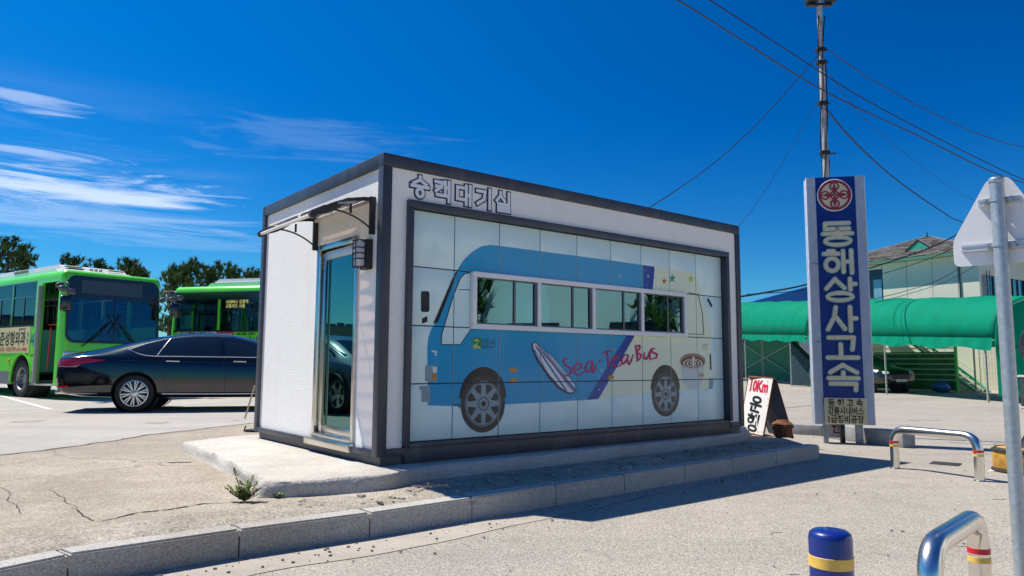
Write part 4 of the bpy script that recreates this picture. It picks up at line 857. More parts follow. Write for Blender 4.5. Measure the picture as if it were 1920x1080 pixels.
    def front(nm, pts, m, d=.0, par=root):                 # (y,z) polygon on the raked front
        mb_ = MB(); vs_ = [mb_.b.verts.new((fx(z)+d, y, z)) for y, z in pts]; mb_.b.faces.new(vs_); o_ = mb_.build(nm, m, par, 0); k_ = o_.modifiers.new('s', 'SOLIDIFY'); k_.thickness = .006; return o_
    outer = rrect(.085, 1.265, WD-.085, 2.875, .21, 6); ws = front('windscreen', outer, wsglass, -.006)
    inner = rrect(.15, 1.34, WD-.15, 2.35, .16, 6)
    mb_ = MB(); a = [mb_.b.verts.new((fx(z)+.004, y, z)) for y, z in rrect(.085, 1.265, WD-.085, 2.875, .21, 6)]; b = [mb_.b.verts.new((fx(z)+.004, y, z)) for y, z in inner]
    for k in range(len(a)): mb_.b.faces.new((a[k], a[(k+1) % len(a)], b[(k+1) % len(b)], b[k]))
    mb_.build('windscreen_surround', frame_b, ws, 0)
    front('route_display', [(.42, 2.47), (WD-.55, 2.47), (WD-.55, 2.80), (.42, 2.80)], mat('display_grey', (.055, .075, .10), .35), .008, ws)
    front('windscreen_divider', [(WD/2-.012, 1.34), (WD/2+.012, 1.34), (WD/2+.012, 2.35), (WD/2-.012, 2.35)], frame_b, .006, ws)
    for y0, y1, q in ((1.12, .45, -1), (1.38, 1.90, 1)):
        mb_ = MB(); mb_.tube([(.04, y1, 1.18), (.05, (y0+y1)/2, 1.42), (.02, y0, 1.80)], .014, 6); mb_.tube([(.035, y1-q*.05, 1.20), (.015, y0-q*.03, 1.84)], .009, 6); mb_.tube([(.025, y0-q*.30, 1.50), (.005, y0+.02*q, 2.0)], .012, 6); mb_.build('wiper', black, root)
    # lower front
    for y in (.24, WD-.24):
        mb_ = MB(); mb_.box((-.14, y-.17, .86), (.012, y+.17, 1.05), bev=.04); mb_.build('headlight', mat('headlight_clear', (.7, .75, .75), .1, coat=1), root)
    bx_('bumper', (-.3, .03, .34), (.03, WD-.03, .62), BG, .03); bx_('number_plate', (.03, .98, .45), (.04, 1.52, .58), MATS['plate_white'])
    # door, folded open
    if door_open:
        for x, nm in ((-1.262, 'door_leaf'),):
            bx_(nm, (x, -.10, .42), (x+.04, .02, 2.68), mat('door_alu', (.48, .48, .46), .45, metal=.3), .006)
        mb_ = MB(); mb_.tube([(-.95, .12, .70), (-.90, .12, 1.65)], .02, 8); mb_.tube([(-1.1, .14, 1.72), (-.4, .14, 1.72)], .016, 8); mb_.tube([(-.80, .3, .9), (-.62, .3, 1.2)], .02, 6); mb_.build('red_handrail', mat('handrail_red', (.60, .03, .02), .35), root)
        mb_ = MB(); mb_.tube([(-1.1, .10, 1.72), (-1.1, .10, 2.7)], .014, 6); mb_.tube([(-.75, .10, 1.72), (-.75, .10, 2.7)], .014, 6); mb_.tube([(-1.2, .11, 2.3), (-.4, .11, 2.3)], .014, 6); mb_.build('door_rod', black, root)
        bx_('step', (-1.27, -.03, .335), (-.29, .40, .375), mat('step_alu', (.55, .55, .54), .4, metal=.5), .005); bx_('step', (-1.2, .40, .46), (-.3, .8, .67), dark_in)
        bx_('partition', (-1.34, .10, .66), (-1.30, 1.1, 1.6), MATS['seat_green'])
    else:
        bx_('door_leaf', (-1.25, .0, .38), (-.79, .03, 2.72), busglass); bx_('door_leaf', (-.77, .0, .38), (-.31, .03, 2.72), busglass)
    # skirts
    for y0, y1 in ((-.006, .02), (WD-.02, WD+.006)):
        for x0, x1 in ((-1.6, -1.27), (-7.28, -2.82), (-LN+.02, -8.52)): bx_('skirt_panel', (x0, y0, .325), (x1, y1, .66), busgrey)
    for wx in (-2.2, -7.9):
        for s_, y in ((-1, .16), (1, WD-.16)):
            wheel(root, Matrix.Translation((wx, y, .48)) @ Matrix.Rotation(R(90)*-s_, 4, 'X'), .48, .28, .29, 10, False, .05, mat('bus_rim', (.33, .33, .34), .45, metal=.7, var=.2, vscale=12), dish=.06)
            mb_ = MB(); mb_.lathe([(.60, -.03), (.66, -.03), (.66, .01), (.60, .01)], 40, Matrix.Translation((wx, -.004 if s_ < 0 else WD+.004, .50)) @ RX, closed=True)
            for v in [v for v in mb_.b.verts if v.co.z < .34]: mb_.b.verts.remove(v)
            mb_.build('wheel_arch', BG, root, 40)
            mb_ = MB(); mb_.lathe([(.60, -.25), (.60, .25)], 30, Matrix.Translation((wx, y+.12*s_*-1, .50)) @ RX); mb_.build('arch_liner', dark_in, root)
    # roof pod
    mb_ = MB(); mb_.box((-5.6, .28, ZT_-.02), (-.95, WD-.28, ZT_+.25)); bmesh.ops.bevel(mb_.b, geom=[e for e in mb_.b.edges if all(v.co.z > ZT_ for v in e.verts) or abs(e.verts[0].co.z-e.verts[1].co.z) > .1], offset=.13, segments=4, affect='EDGES')
    for v in mb_.b.verts:
        if v.co.x > -1.6 and v.co.z > ZT_+.05: v.co.x -= .35*(v.co.z-ZT_)/.25
    pod = mb_.build('air_conditioner', acw, root, 40)
    mb_ = MB()
    for k in range(9): mb_.box((-3.0-k*.10, .265, ZT_+.12), (-2.95-k*.10, .30, ZT_+.19))
    for y0, y1, z in ((.5, .9, .19), (.55, .95, .15), (1.6, 2.0, .19)): mb_.box((-1.32, y0, ZT_+z), (-1.18, y1, ZT_+z+.02))
    for y in (1.12, 1.24, 1.36): mb_.box((-1.3, y, ZT_+.12), (-1.16, y+.025, ZT_+.20))
    mb_.build('vent_slots', mat('slot_grey', (.20, .21, .22), .6), pod)
    bx_('roof_hatch', (-4.3, .9, ZT_+.25), (-3.4, 1.6, ZT_+.262), mat('hatch_grey', (.42, .36, .36), .5), 0, pod); bx_('roof_hatch', (-3.2, .9, ZT_+.25), (-2.4, 1.6, ZT_+.262), MATS['hatch_grey'], 0, pod)
    # mirrors
    for y, s_ in ((-.0, -1), (WD, 1)):
        mb_ = MB(); mb_.tube(fillet([(-.12, y, 2.66), (.18, y+s_*.12, 2.68), (.42, y+s_*.10, 2.64), (.42, y+s_*.10, 2.30)], .08, 5), .018, 8)
        for c_ in ((.40, y+s_*.02, 2.44), (.42, y+s_*.22, 2.50), (.12, y+s_*.16, 2.60)): bmesh.ops.create_uvsphere(mb_.b, u_segments=16, v_segments=10, radius=1, matrix=Matrix.Translation(c_) @ Matrix.Diagonal((.05, .11, .075, 1)))
        mr = mb_.build('mirror_arm', mat('mirror_grey', (.10, .10, .11), .35, coat=.5), root, 60)
        mb_ = MB(); mb_.box((.34, y+s_*.12-.14, 1.98), (.46, y+s_*.12+.14, 2.36), bev=.06); mb_.build('wing_mirror', frame_b, root, 60)
    # side marker lamps
    for x in (-1.42, -2.95):
        mb_ = MB(); mb_.box((x-.05, -.03, .84), (x+.05, 0, .90), bev=.012); mb_.build('marker_lamp', mat('amber', (.65, .30, .03), .3), root)
    side(root, bx_, WD)
    # taller upper body: stretch everything above the floor line except the wheels
    Z_ = [(-1, -1), (.66, .66), (1.02, 1.14), (1.74, 1.87), (2.78, 2.95), (2.98, 3.20), (3.4, 3.62)]
    def warp(z):
        for (a, b), (c, d) in zip(Z_, Z_[1:]):
            if z <= c: return b+(d-b)*(z-a)/(c-a)
        return z
    def rec(o_, m_):
        for c_ in o_.children:
            if c_.name.split('.')[0] in ('wheel', 'wheel_arch', 'arch_liner'): continue
            mm = m_ @ c_.matrix_local; mi = mm.inverted()
            for v in c_.data.vertices: q = mm @ v.co; q.z = warp(q.z); v.co = mi @ q
            rec(c_, mm)
    rec(root, Matrix.Identity(4))
    return root
SW = [(-2.95, -1.62), (-4.45, -3.08), (-5.95, -4.58), (-7.45, -6.08), (-8.95, -7.58), (-10.35, -9.08)]
SWL = [(-1.66, -.25), (-3.15, -1.80), (-4.62, -3.28), (-6.1, -4.76), (-7.6, -6.24), (-9.1, -7.74), (-10.35, -9.22)]
cream_ad = mat('ad_cream', (.80, .70, .33), .4, coat=.5); ink = mat('ad_ink', (.02, .018, .016), .5); redink = mat('ad_red_ink', (.50, .08, .05), .5); tealink = mat('teal_ink', (.0, .20, .16), .4)
def side1(root, bx_, WD):
    ad = bx_('advert_panel', (-4.7, -.010, 1.02), (-1.78, .0, 1.69), cream_ad)
    side_text('준성형외과', .40, ink, ad, -2.83, 1.40, -.012, -1, bold=.008, width=1.62)
    side_text('의', .15, mat('ad_teal', (.02, .22, .22), .5), ad, -1.90, 1.49, -.012, -1); side_text('원', .15, MATS['ad_teal'], ad, -1.90, 1.33, -.012, -1)
    side_text('강릉시 교동 | 대표전화 643-7000', .13, redink, ad, -3.0, 1.11, -.012, -1, bold=.002, width=2.2); side_text('홍대성형외과 전문의', .05, ink, ad, -2.25, 1.635, -.012, -1)
    side_text('시내', .33, mat('city_blue', (.0, .10, .30), .4), root, -1.52, 1.36, -.003, -1, bold=.012, width=.46); side_text('강릉시내버스', .06, ink, root, -1.5, 1.08, -.003, -1)
def side2(root, bx_, WD):
    ad = bx_('advert_panel', (-1.72, WD, 1.22), (-.35, WD+.010, 1.70), mat('ad_white', (.74, .70, .72), .4)); side_text('다시 한번 아파트서!!?', .22, mat('ad_navy', (.02, .05, .30), .5), ad, -1.05, 1.60, WD+.012, 1, bold=.006, width=1.15)
    a2 = bx_('advert_panel', (-2.28, WD, 1.10), (-1.724, WD+.010, 1.70), mat('ad_magenta', (.55, .01, .10), .4)); side_text('강릉통일병원', .10, white_paint, a2, -2.0, 1.62, WD+.012, 1, width=.48); side_text('종합건강검진', .10, white_paint, a2, -2.0, 1.50, WD+.012, 1, width=.48); side_text('653-9668', .12, mat('ad_yel', (.8, .6, .05), .5), a2, -1.98, 1.34, WD+.012, 1, width=.46)
    side_text('동해 강릉 시내버스', .09, ink, root, -2.72, 1.63, WD+.003, 1, bold=.003, width=.62); side_text('시 내', .26, mat('city_navy', (.0, .08, .16), .4), root, -2.92, 1.44, WD+.003, 1, bold=.008, width=.42)
    mb = MB(); mb.lathe([(0, 0), (.085, 0), (.085, .006), (0, .006)], 24, Matrix.Translation((-2.58, WD+.006, 1.45)) @ RX); e = mb.build('crest', mat('crest_white', (.75, .72, .75), .5), root); mb = MB(); mb.lathe([(.03, 0), (.052, 0), (.052, .004), (.03, .004)], 20, Matrix.Translation((-2.58, WD+.0105, 1.45)) @ RX, closed=True); mb.build('crest_ring', mat('crest_red', (.45, .03, .10), .5), e)
    d = bx_('side_display', (-3.1, WD-.034, 2.36), (-1.85, WD-.022, 2.60), mat('display_dark', (.01, .015, .015), .3)); side_text('시내버스 강릉역\n교통카드 사용', .12, mat('led_yellow', (.75, .70, .22), .5, emit=.5), d, -2.35, 2.49, WD-.012, 1, width=.75)
    p = bx_('pink_notice', (-2.35, WD-.040, 1.78), (-1.98, WD-.028, 1.98), mat('notice_pink', (.75, .28, .42), .5)); side_text('기사모집', .07, ink, p, -2.16, 1.90, WD-.0275, 1)
    mb = MB(); mb.prism(rrect(-.98, 1.80, -.42, 2.30, .08), .01, Matrix.Translation((0, WD+.004, 0)) @ RX); mb.build('driver_window', glass('driver_glass', None, (.5, .8, .7), .25, (.25, .5, .42)), root, 0)
    bx_('dark_panel', (-1.66, WD-.05, 1.74), (-1.02, WD-.03, 2.3), frame_b)
b1 = bus('bright green city bus with open door and yellow clinic advert behind the black saloon', TR(-12.46, 20.1, KZ, math.atan2(-.579, .815), 1.14), True, side1)
b2 = bus('green city bus further back, seen side-on, with a white and magenta advert strip', TR(-11.15, 27.75, KZ, math.atan2(.25, -.968), 1.14), False, side2)

# ------------------------------------------------------------------ pylon sign and its surroundings
PA, PB = Vector((4.888, 11.80, 0)), Vector((5.752, 11.62, 0)); pd = (PB-PA).normalized(); PYA = math.atan2(pd.y, pd.x); PW_ = (PB-PA).length
PM = TR(PA.x, PA.y, 0, PYA)
py_ = thing('pylon_sign', 'tall blue and grey pylon sign with cream letters and a round red emblem on top', 'sign', PM)
pz0, pz1 = .305, 4.345
greyp = mat('pylon_grey', (.36, .42, .52), .45, var=.12, vscale=5, bump=.1, bscale=8); bluep = mat('pylon_blue', (.004, .026, .20), .35, coat=.12, spec=.25, var=.15, vscale=4)
def pb(nm, lo, hi, m, bev=.002, par=py_): mb = MB(); mb.box(lo, hi, bev=bev); return mb.build(nm, m, par, 30)
pb('cabinet', (.0, .03, pz0), (PW_, .27, pz1), greyp, .006)
mb = MB(); mb.prism([(0, .03), (0, -.01), (.135, .012), (.135, .03)], pz1-pz0, Matrix.Translation((0, 0, pz0))); mb.build('side_strip', greyp, py_, 0)
mb = MB(); mb.prism([(PW_, .03), (PW_, -.01), (PW_-.135, .012), (PW_-.135, .03)], pz1-pz0, Matrix.Translation((0, 0, pz0))); mb.build('side_strip', greyp, py_, 0)
pb('blue_face', (.137, .018, pz0+.30), (PW_-.137, .029, pz1-.001), bluep, 0)
pb('edge_trim', (PW_+.001, .0, pz0), (PW_+.014, .04, pz1+.004), mat('pale_trim', (.70, .72, .74), .4, var=.25, vscale=9)); pb('edge_trim', (-.012, .0, pz0), (-.001, .03, pz1), MATS['pale_trim'])
for z in (1.62, 2.9): pb('seam', (.002, -.009, z), (.134, .012, z+.004), dark_in, 0)
pb('leg', (.13, .05, 0), (.20, .13, pz0), mat('leg_grey', (.30, .33, .33), .5, var=.3, vscale=9)); pb('leg', (PW_-.27, .02, 0), (PW_-.17, .11, pz0), MATS['leg_grey']); pb('leg', (.42, .18, 0), (.48, .24, pz0), black)
KR = {'동': [[(.90, .98), (.08, .98), (.08, .73), (.90, .73)], [(.5, .73), (.5, .55)], [(.0, .52), (1, .52)], ('o', .5, .19, .43, .17)],
 '해': [[(.0, .86), (.50, .86)], [(.16, .98), (.34, .98)], ('o', .27, .38, .22, .28), [(.66, .98), (.66, .05)], [(.94, 1), (.94, .0)], [(.66, .5), (.94, .5)]],
 '상': [[(.35, 1), (.04, .56)], [(.35, .98), (.66, .58)], [(.86, 1), (.86, .5)], [(.86, .76), (1.04, .76)], ('o', .5, .19, .42, .17)],
 '사': [[(.33, 1), (.28, .6), (.04, .06)], [(.30, .62), (.62, .08)], [(.82, 1), (.82, 0)], [(.82, .52), (1.02, .52)]],
 '고': [[(.05, .98), (.90, .98), (.84, .42)], [(.45, .66), (.45, .06)], [(0, .04), (1.02, .04)]],
 '속': [[(.5, 1), (.06, .70)], [(.5, .98), (.96, .70)], [(.5, .70), (.5, .50)], [(0, .47), (1, .47)], [(.06, .25), (.92, .25), (.90, 0)]]}
cream_l = mat('letter_cream', (.62, .57, .38), .45, var=.12, vscale=12); edge_l = mat('letter_edge', (.10, .30, .48), .4)
def pz(py): return at(1568, py, 11.7).z
fx0 = .135+.085; fw_ = PW_-.27-.17
for ch, (ya, yb) in zip('동해상사고속', ((418, 460), (470, 512), (523, 564), (576, 620), (632, 672), (684, 731))):
    z1, z0 = pz(ya), pz(yb); M_ = Matrix.Translation((0, .018, 0)) @ RX
    strokes(KR[ch], fx0, z0, fw_, z1-z0, .085, .038, 'round').build('channel_letter', edge_l, py_, 0, M_); strokes(KR[ch], fx0, z0, fw_, z1-z0, .062, .006, 'round', z0=.041).build('letter_face', cream_l, py_, 0, M_)
# round emblem
ez, ex, er = pz(366), PW_/2-.02, .268
ED = lambda d: Matrix.Translation((ex, .018-d, ez)) @ RX
mb = MB(); mb.lathe([(0, 0), (er, 0), (er, .045), (er-.012, .05), (er-.014, .04), (0, .04)], 48, ED(0)); em = mb.build('emblem', mat('emblem_rim', (.70, .70, .72), .35), py_, 40)
em_red = mat('emblem_red', (.30, .008, .025), .35, coat=.5); em_cr = mat('emblem_cream', (.62, .56, .36), .5)
mb = MB(); mb.prism(ell(0, 0, er-.016, er-.016, 48), .002, ED(.040)); mb.build('emblem_disc', em_cr, em, 0)
mb = MB(); mb.lathe([(er-.055, 0), (er-.016, 0), (er-.016, .003), (er-.055, .003)], 48, ED(.0425), closed=True); q = .001
for cx1, cy1 in ((0, 0), (.145, 0), (-.145, 0), (0, .145), (0, -.145)):
    mb.lathe([(.052, 0), (.076, 0), (.076, .0032+q), (.052, .0032+q)], 28, ED(.0425) @ Matrix.Translation((cx1, cy1, 0)), closed=True); q += .0006
for a in range(4): mb.prism([(-.012, .01), (.012, .01), (.03, .11), (0, .20), (-.03, .11)], .008+a*.0005, ED(.0425) @ Matrix.Rotation(R(90*a), 4, 'Z')); mb.prism([(-.035, .20), (.035, .20), (.08, .235), (-.08, .235)], .010+a*.0005, ED(.0425) @ Matrix.Rotation(R(90*a), 4, 'Z'))
mb.build('emblem_pattern', em_red, em, 0)
pl_z0, pl_z1 = pz0+.005, pz(746)
plq = pb('name_plate', (.14, -.03, pl_z0), (PW_-.135+.02, .015, pl_z1), mat('plate_frame', (.60, .60, .48), .4)); pb('plate_face', (.155, -.034, pl_z0+.015), (PW_-.13, -.031, pl_z1-.015), mat('plate_yellow', (.50, .46, .27), .45, var=.1, vscale=6), 0, plq)
for i, (t_, w_) in enumerate((('동 해 고 속', .52), ('강릉시내버스', .535), ('1급정비공장', .53))):
    z_ = pl_z1-.075-i*(pl_z1-pl_z0-.03)/3; text(t_, .135, ink, plq, Matrix.Translation(((.155+PW_-.13)/2, -.0345, z_)) @ RX, bold=.004, width=w_)
# small notice on a stake between the legs
nb = thing('notice_board', 'small weathered white notice board with a dark red letter between the pylon legs', 'sign', TR(5.24, 11.95, 0, PYA))
mb = MB(); mb.box((-.13, 0, .08), (.13, .012, .34)); nbb = mb.build('board', mat('weathered_white', (.50, .48, .46), .6, var=.25, vscale=12), nb, 0); text('전', .15, mat('dark_red', (.16, .01, .01), .6), nbb, Matrix.Translation((.03, -.002, .22)) @ RX, bold=.006)
mb = MB(); mb.box((.10, .015, 0), (.14, .05, .36)); mb.build('stake', black, nb, 0); mb = MB(); mb.box((-.14, .015, 0), (-.11, .05, .36)); mb.build('stake', black, nb, 0)
conc = mat('block_concrete', (.30, .31, .32), .85, var=.18, vscale=8, bump=.4, bscale=70)
def beam(a, b, wd, h, label, z0=0):
    a, b = Vector(a), Vector(b); d = b-a; mb = MB(); mb.box((0, -wd/2, 0), (d.length, wd/2, h), bev=.012); o = mb.build('concrete_block', conc, None, 30, TR(a.x, a.y, z0, math.atan2(d.y, d.x))); return tag(o, label, 'concrete block')
beam((5.52, 12.75), (6.08, 11.25), .26, .24, 'long grey concrete block lying behind the blue pylon sign')
beam((4.9, 13.6), (5.55, 13.1), .2, .18, 'short grey concrete block on the lot left behind the pylon sign')

# sandwich board and rusty pot
FA = [Vector(p) for p in ((3.64, 11.74, .19), (3.83, 11.17, .17), (4.02, 11.19, 1.04), (3.83, 11.76, 1.06))]
BK = [Vector(p) for p in ((4.12, 11.74, .17), (4.26, 11.12, .15), (4.05, 11.19, 1.03), (3.82, 11.71, 1.05))]
ab = thing('sandwich_board', 'rusty white sandwich board with red and black letters at the end of the waiting room', 'sign', TR(0, 0, 0))
ab.location = (3.95, 11.45, .17); AM = Matrix.Translation((-3.95, -11.45, -.17))
rusty = mat('rusty_white_sheet', (.74, .73, .72), .6, var=.06, vscale=5); rust = mat('rust', (.17, .06, .02), .85, var=.5, vscale=22, bump=.3, bscale=60); back_m = mat('board_back', (.10, .13, .16), .7, var=.2, vscale=6)  # rear board darker and bluer than the front sheet
def slab4(nm, q, m, th, par, n_=None):
    mb = MB(); n_ = n_ or (q[1]-q[0]).cross(q[3]-q[0]).normalized(); a = [mb.b.verts.new(AM @ p) for p in q]; b = [mb.b.verts.new(AM @ (p+n_*th)) for p in q]
    mb.b.faces.new(a); mb.b.faces.new(b[::-1])
    for i in range(4): mb.b.faces.new((a[i], a[(i+1) % 4], b[(i+1) % 4], b[i]))
    return mb.build(nm, m, par, 0)
fn = (FA[1]-FA[0]).cross(FA[3]-FA[0]).normalized(); fn = fn if fn.x < 0 else -fn
front = slab4('front_board', FA, rusty, .006, ab, fn); slab4('rear_board', BK, back_m, .006, ab)
for q in (FA, BK):
    mb = MB(); 
    for a, b in ((0, 1), (1, 2), (2, 3), (3, 0)): mb.tube([AM @ q[a], AM @ q[b]], .012, 6)
    mb.build('board_frame', rust, ab, 0)
ux = (FA[1]-FA[0]).normalized(); uy = ((FA[3]-FA[0])-(FA[3]-FA[0]).dot(ux)*ux).normalized(); uz = ux.cross(uy)
if uz.dot(fn) < 0: ux, uz = ux, uz
def on_face(u, v, rot=0):
    o_ = FA[0].lerp(FA[1], u).lerp(FA[3].lerp(FA[2], u), v)+fn*.0075; xx = (FA[1]-FA[0]).lerp(FA[2]-FA[3], v).normalized(); zz = fn; yy = zz.cross(xx)
    return Matrix.Translation(AM @ o_) @ Matrix(((xx.x, yy.x, zz.x, 0), (xx.y, yy.y, zz.y, 0), (xx.z, yy.z, zz.z, 0), (0, 0, 0, 1))) @ Matrix.Rotation(rot, 4, 'Z')
text('10Km', .24, mat('board_red', (.55, .01, .05), .5), front, on_face(.5, .84), bold=.012, width=.44); text('운', .28, black, front, on_face(.50, .52, R(-6)), bold=.010, width=.30); text('행', .30, black, front, on_face(.48, .20, R(-6)), bold=.007, width=.30)
mb = MB()
for k in range(26):
    a = rnd.random(); p = FA[0].lerp(FA[1], a); mb.prism(ell(0, 0, rnd.uniform(.004, .012), rnd.uniform(.004, .018), 8), .0008+k*.0001, on_face(a, rnd.choice((rnd.uniform(.0, .09), rnd.uniform(0, 1))) if k % 2 else rnd.uniform(.0, .06)) @ Matrix.Translation((0, 0, -.001)))
mb.build('rust_spots', rust, front, 0)
mb = MB(); mb.lathe([(0, .01), (.11, .01), (.135, .05), (.14, .15), (.165, .155), (.165, .175), (.15, .18), (.155, .20), (.12, .235), (.09, .245), (.085, .26), (.0, .262)], 28); pot = mb.build('rusty_pot', rust, None, 40, TR(4.06, 11.0, .165)); tag(pot, 'squat rusty iron pot standing inside the sandwich board', 'pot')
# prop of another folding board beyond the far corner of the waiting room
fb = thing('folding_board', 'wooden leg of a folding board at the far left corner of the waiting room', 'folding board', TR(-4.28, 11.6, KZ))
a_, b_ = at(459, 785, 11.4), at(478, 722, 11.6); F_ = Matrix.Translation((4.28, -11.6, -KZ)); mb = MB(); mb.tube([F_ @ a_, F_ @ b_], .014, 4); mb.tube([F_ @ (a_+Vector((.5, .3, 0))), F_ @ (b_+Vector((.35, .3, 0)))], .014, 4); mb.build('leg', mat('bare_wood', (.42, .32, .20), .7), fb, 0)
mb = MB(); c0 = F_ @ Vector((a_.x, a_.y, KZ+.02)); mb.box((c0.x, c0.y-.03, .005), (c0.x+.6, c0.y+.22, .03)); mb.tube([c0, c0+Vector((0.02, 0, .07))], .012, 6); mb.build('foot_plate', dark_in, fb, 0)

# ------------------------------------------------------------------ steel rails, bollard, signpost
def urail(A, B, H, label, loc_r=.05):
    A, B = Vector((*A, 0)), Vector((*B, 0)); r = loc_r; root = thing('bollard_rail', label, 'bollard', Matrix.Translation(A), 'low steel hoop rails on the road')
    L_ = B-A; top = H-r
    mb = MB(); mb.tube(fillet([(0, 0, -.01), (0, 0, top), (*L_.xy, top), (*L_.xy, -.01)], .17, 12), r, 24); mb.build('hoop', chrome, root, 60)
    for P in (Vector((0, 0, 0)), L_):
        for z, m in ((.262, yel_t), (.305, red_t)):
            mb = MB(); mb.lathe([(r+.0008, z), (r+.0022, z+.001), (r+.0022, z+.027), (r+.0008, z+.028)], 24, Matrix.Translation(P)); mb.build('reflective_band', m, root, 40)
        mb = MB(); mb.lathe([(r+.001, 0), (r+.012, .003), (r+.001, .012)], 24, Matrix.Translation(P)); mb.build('collar', steel, root, 40)
    return root
urail((4.69, 9.02), (5.12, 8.08), .525, 'low polished steel hoop rail beyond the signpost, standing on the bright asphalt')
urail((1.76, 3.15), (2.38, 3.80), .535, 'nearest polished steel hoop rail, close by the blue bollard at the bottom edge')
bl = thing('bollard', 'blue plastic bollard with yellow bands at the bottom edge of the picture', 'bollard', TR(.985, 2.30))
bluem = mat('bollard_blue', (.003, .018, .19), .35, coat=.5)
mb = MB(); mb.lathe([(0, 0), (.095, 0), (.095, .02), (.068, .03), (.0635, .05), (.0635, .745-.024), (.060, .745-.010), (.050, .745-.002), (.03, .7455), (0, .7455)], 48); mb.build('post', bluem, bl, 50)
for z in (.636, .45): mb = MB(); mb.lathe([(.0636, z), (.0650, z+.001), (.0650, z+.033), (.0636, z+.034)], 48); mb.build('reflective_band', yel_t, bl, 50)
# traffic sign seen from behind
sp = thing('traffic_sign', 'back of a white pentagon road sign on a galvanised post at the right edge', 'road sign', TR(2.83, 4.15, 0))
mb = MB(); mb.tube([(0, 0, 0), (-.0, 0, 2.335)], .0375, 24); mb.lathe([(0, 2.345), (.037, 2.343), (.040, 2.335), (.040, 2.315), (.0378, 2.313)], 24); mb.build('post', galv, sp, 50)
SYA = R(-42); SMx = Matrix.Rotation(SYA, 4, 'Z') @ Matrix.Translation((.0, .062, 0)) @ RX
pent = [(-.25, 1.845), (.25, 1.845), (.25, 2.0), (.052, 2.36), (-.052, 2.36), (-.25, 2.0)]
def roundpoly(pts, r, n=5):
    o = []; P = [Vector((*p, 0)) for p in pts]
    for i in range(len(P)):
        a, b, c = P[i-1], P[i], P[(i+1) % len(P)]; u, v = (a-b).normalized(), (c-b).normalized(); rr = min(r, (a-b).length*.45, (c-b).length*.45); p, q = b+u*rr, b+v*rr
        for k in range(n+1): t = k/n; w_ = p*(1-t)**2+b*2*t*(1-t)+q*t*t; o.append((w_.x, w_.y))
    return o
mb = MB(); mb.prism(roundpoly(pent, .04), -.004, SMx); plate = mb.build('sign_plate', mat('sign_back', (.84, .83, .84), .35, var=.05, vscale=6), sp, 0)
for z, hw in ((2.215, .105), (1.95, .205)):
    mb = MB()
    for dz in (-.016, .014): mb.box((-hw, .028+.012, z+dz-.006), (hw, .060, z+dz+.006), Matrix.Rotation(SYA, 4, 'Z'))
    mb.box((-hw, .050, z-.022), (hw, .061, z+.022), Matrix.Rotation(SYA, 4, 'Z')); mb.build('rail', mat('rail_alu', (.66, .66, .68), .35, metal=.3), sp, 0)
    mb = MB(); mb.lathe([(.038, z-.014), (.042, z-.013), (.042, z+.013), (.038, z+.014)], 24)
    for s in (-1, 1): mb.box((s*.058-.014, .0, z-.013), (s*.058+.014, .05, z+.013), Matrix.Rotation(SYA, 4, 'Z')); mb.tube([Matrix.Rotation(SYA, 4, 'Z') @ Vector((s*.062, -.018, z)), Matrix.Rotation(SYA, 4, 'Z') @ Vector((s*.062, .02, z))], .008, 6)
    mb.build('clamp', galv, sp, 40)
# yellow drum base at the right edge
db = thing('barrier_base', 'worn yellow drum-shaped base with a dark hollow top beside the far steel hoop rail', 'barrier base', TR(6.15, 8.75, 0)); ydm = mat('worn_yellow', (.55, .30, .05), .6, var=.35, vscale=9, bump=.3, bscale=40)
mb = MB(); mb.lathe([(.36, .03), (.375, .05), (.37, .24), (.33, .275), (.22, .29), (.20, .27), (.17, .20), (0, .19)], 40); mb.build('drum', ydm, db, 40)
mb = MB(); mb.lathe([(.34, 0), (.39, .0), (.395, .02), (.38, .035), (.34, .03)], 40); mb.lathe([(.371, .235), (.385, .24), (.385, .258), (.345, .285), (.34, .275)], 40); mb.build('rubber_rim', rubber, db, 40); mb = MB(); mb.tube([(0, 0, .19), (0, 0, .42)], [.16, .05], 16); mb.build('cone', black, db, 40)
# dark round disc on a bin frame, far right
dc = thing('round_plate', 'weathered dark round metal plate on a box frame by the green awning end', 'metal plate', TR(15.55, 21.2, 0))
mb = MB(); mb.lathe([(0, -.03), (.55, -.05), (.72, -.02), (.75, 0), (.72, .03), (0, .05)], 40, Matrix.Translation((0, 0, 1.82)) @ RX); mb.build('disc', mat('dented_metal', (.10, .10, .11), .45, metal=.6, var=.5, vscale=6, bump=.8, bscale=9), dc, 50)
mb = MB()
for x in (-.55, .55): mb.box((x-.04, -.3, 0), (x+.04, .3, .98)); 
mb.box((-.50, -.28, .1), (.50, .28, .9)); mb.build('box', mat('dark_bin', (.03, .035, .04), .4, var=.4, vscale=7), dc, 30); mb = MB(); mb.box((-.62, -.34, .93), (.62, .34, .99)); mb.box((-.62, -.34, .02), (.62, .34, .08)); mb.build('rim', MATS['weathered_white'], dc, 0)

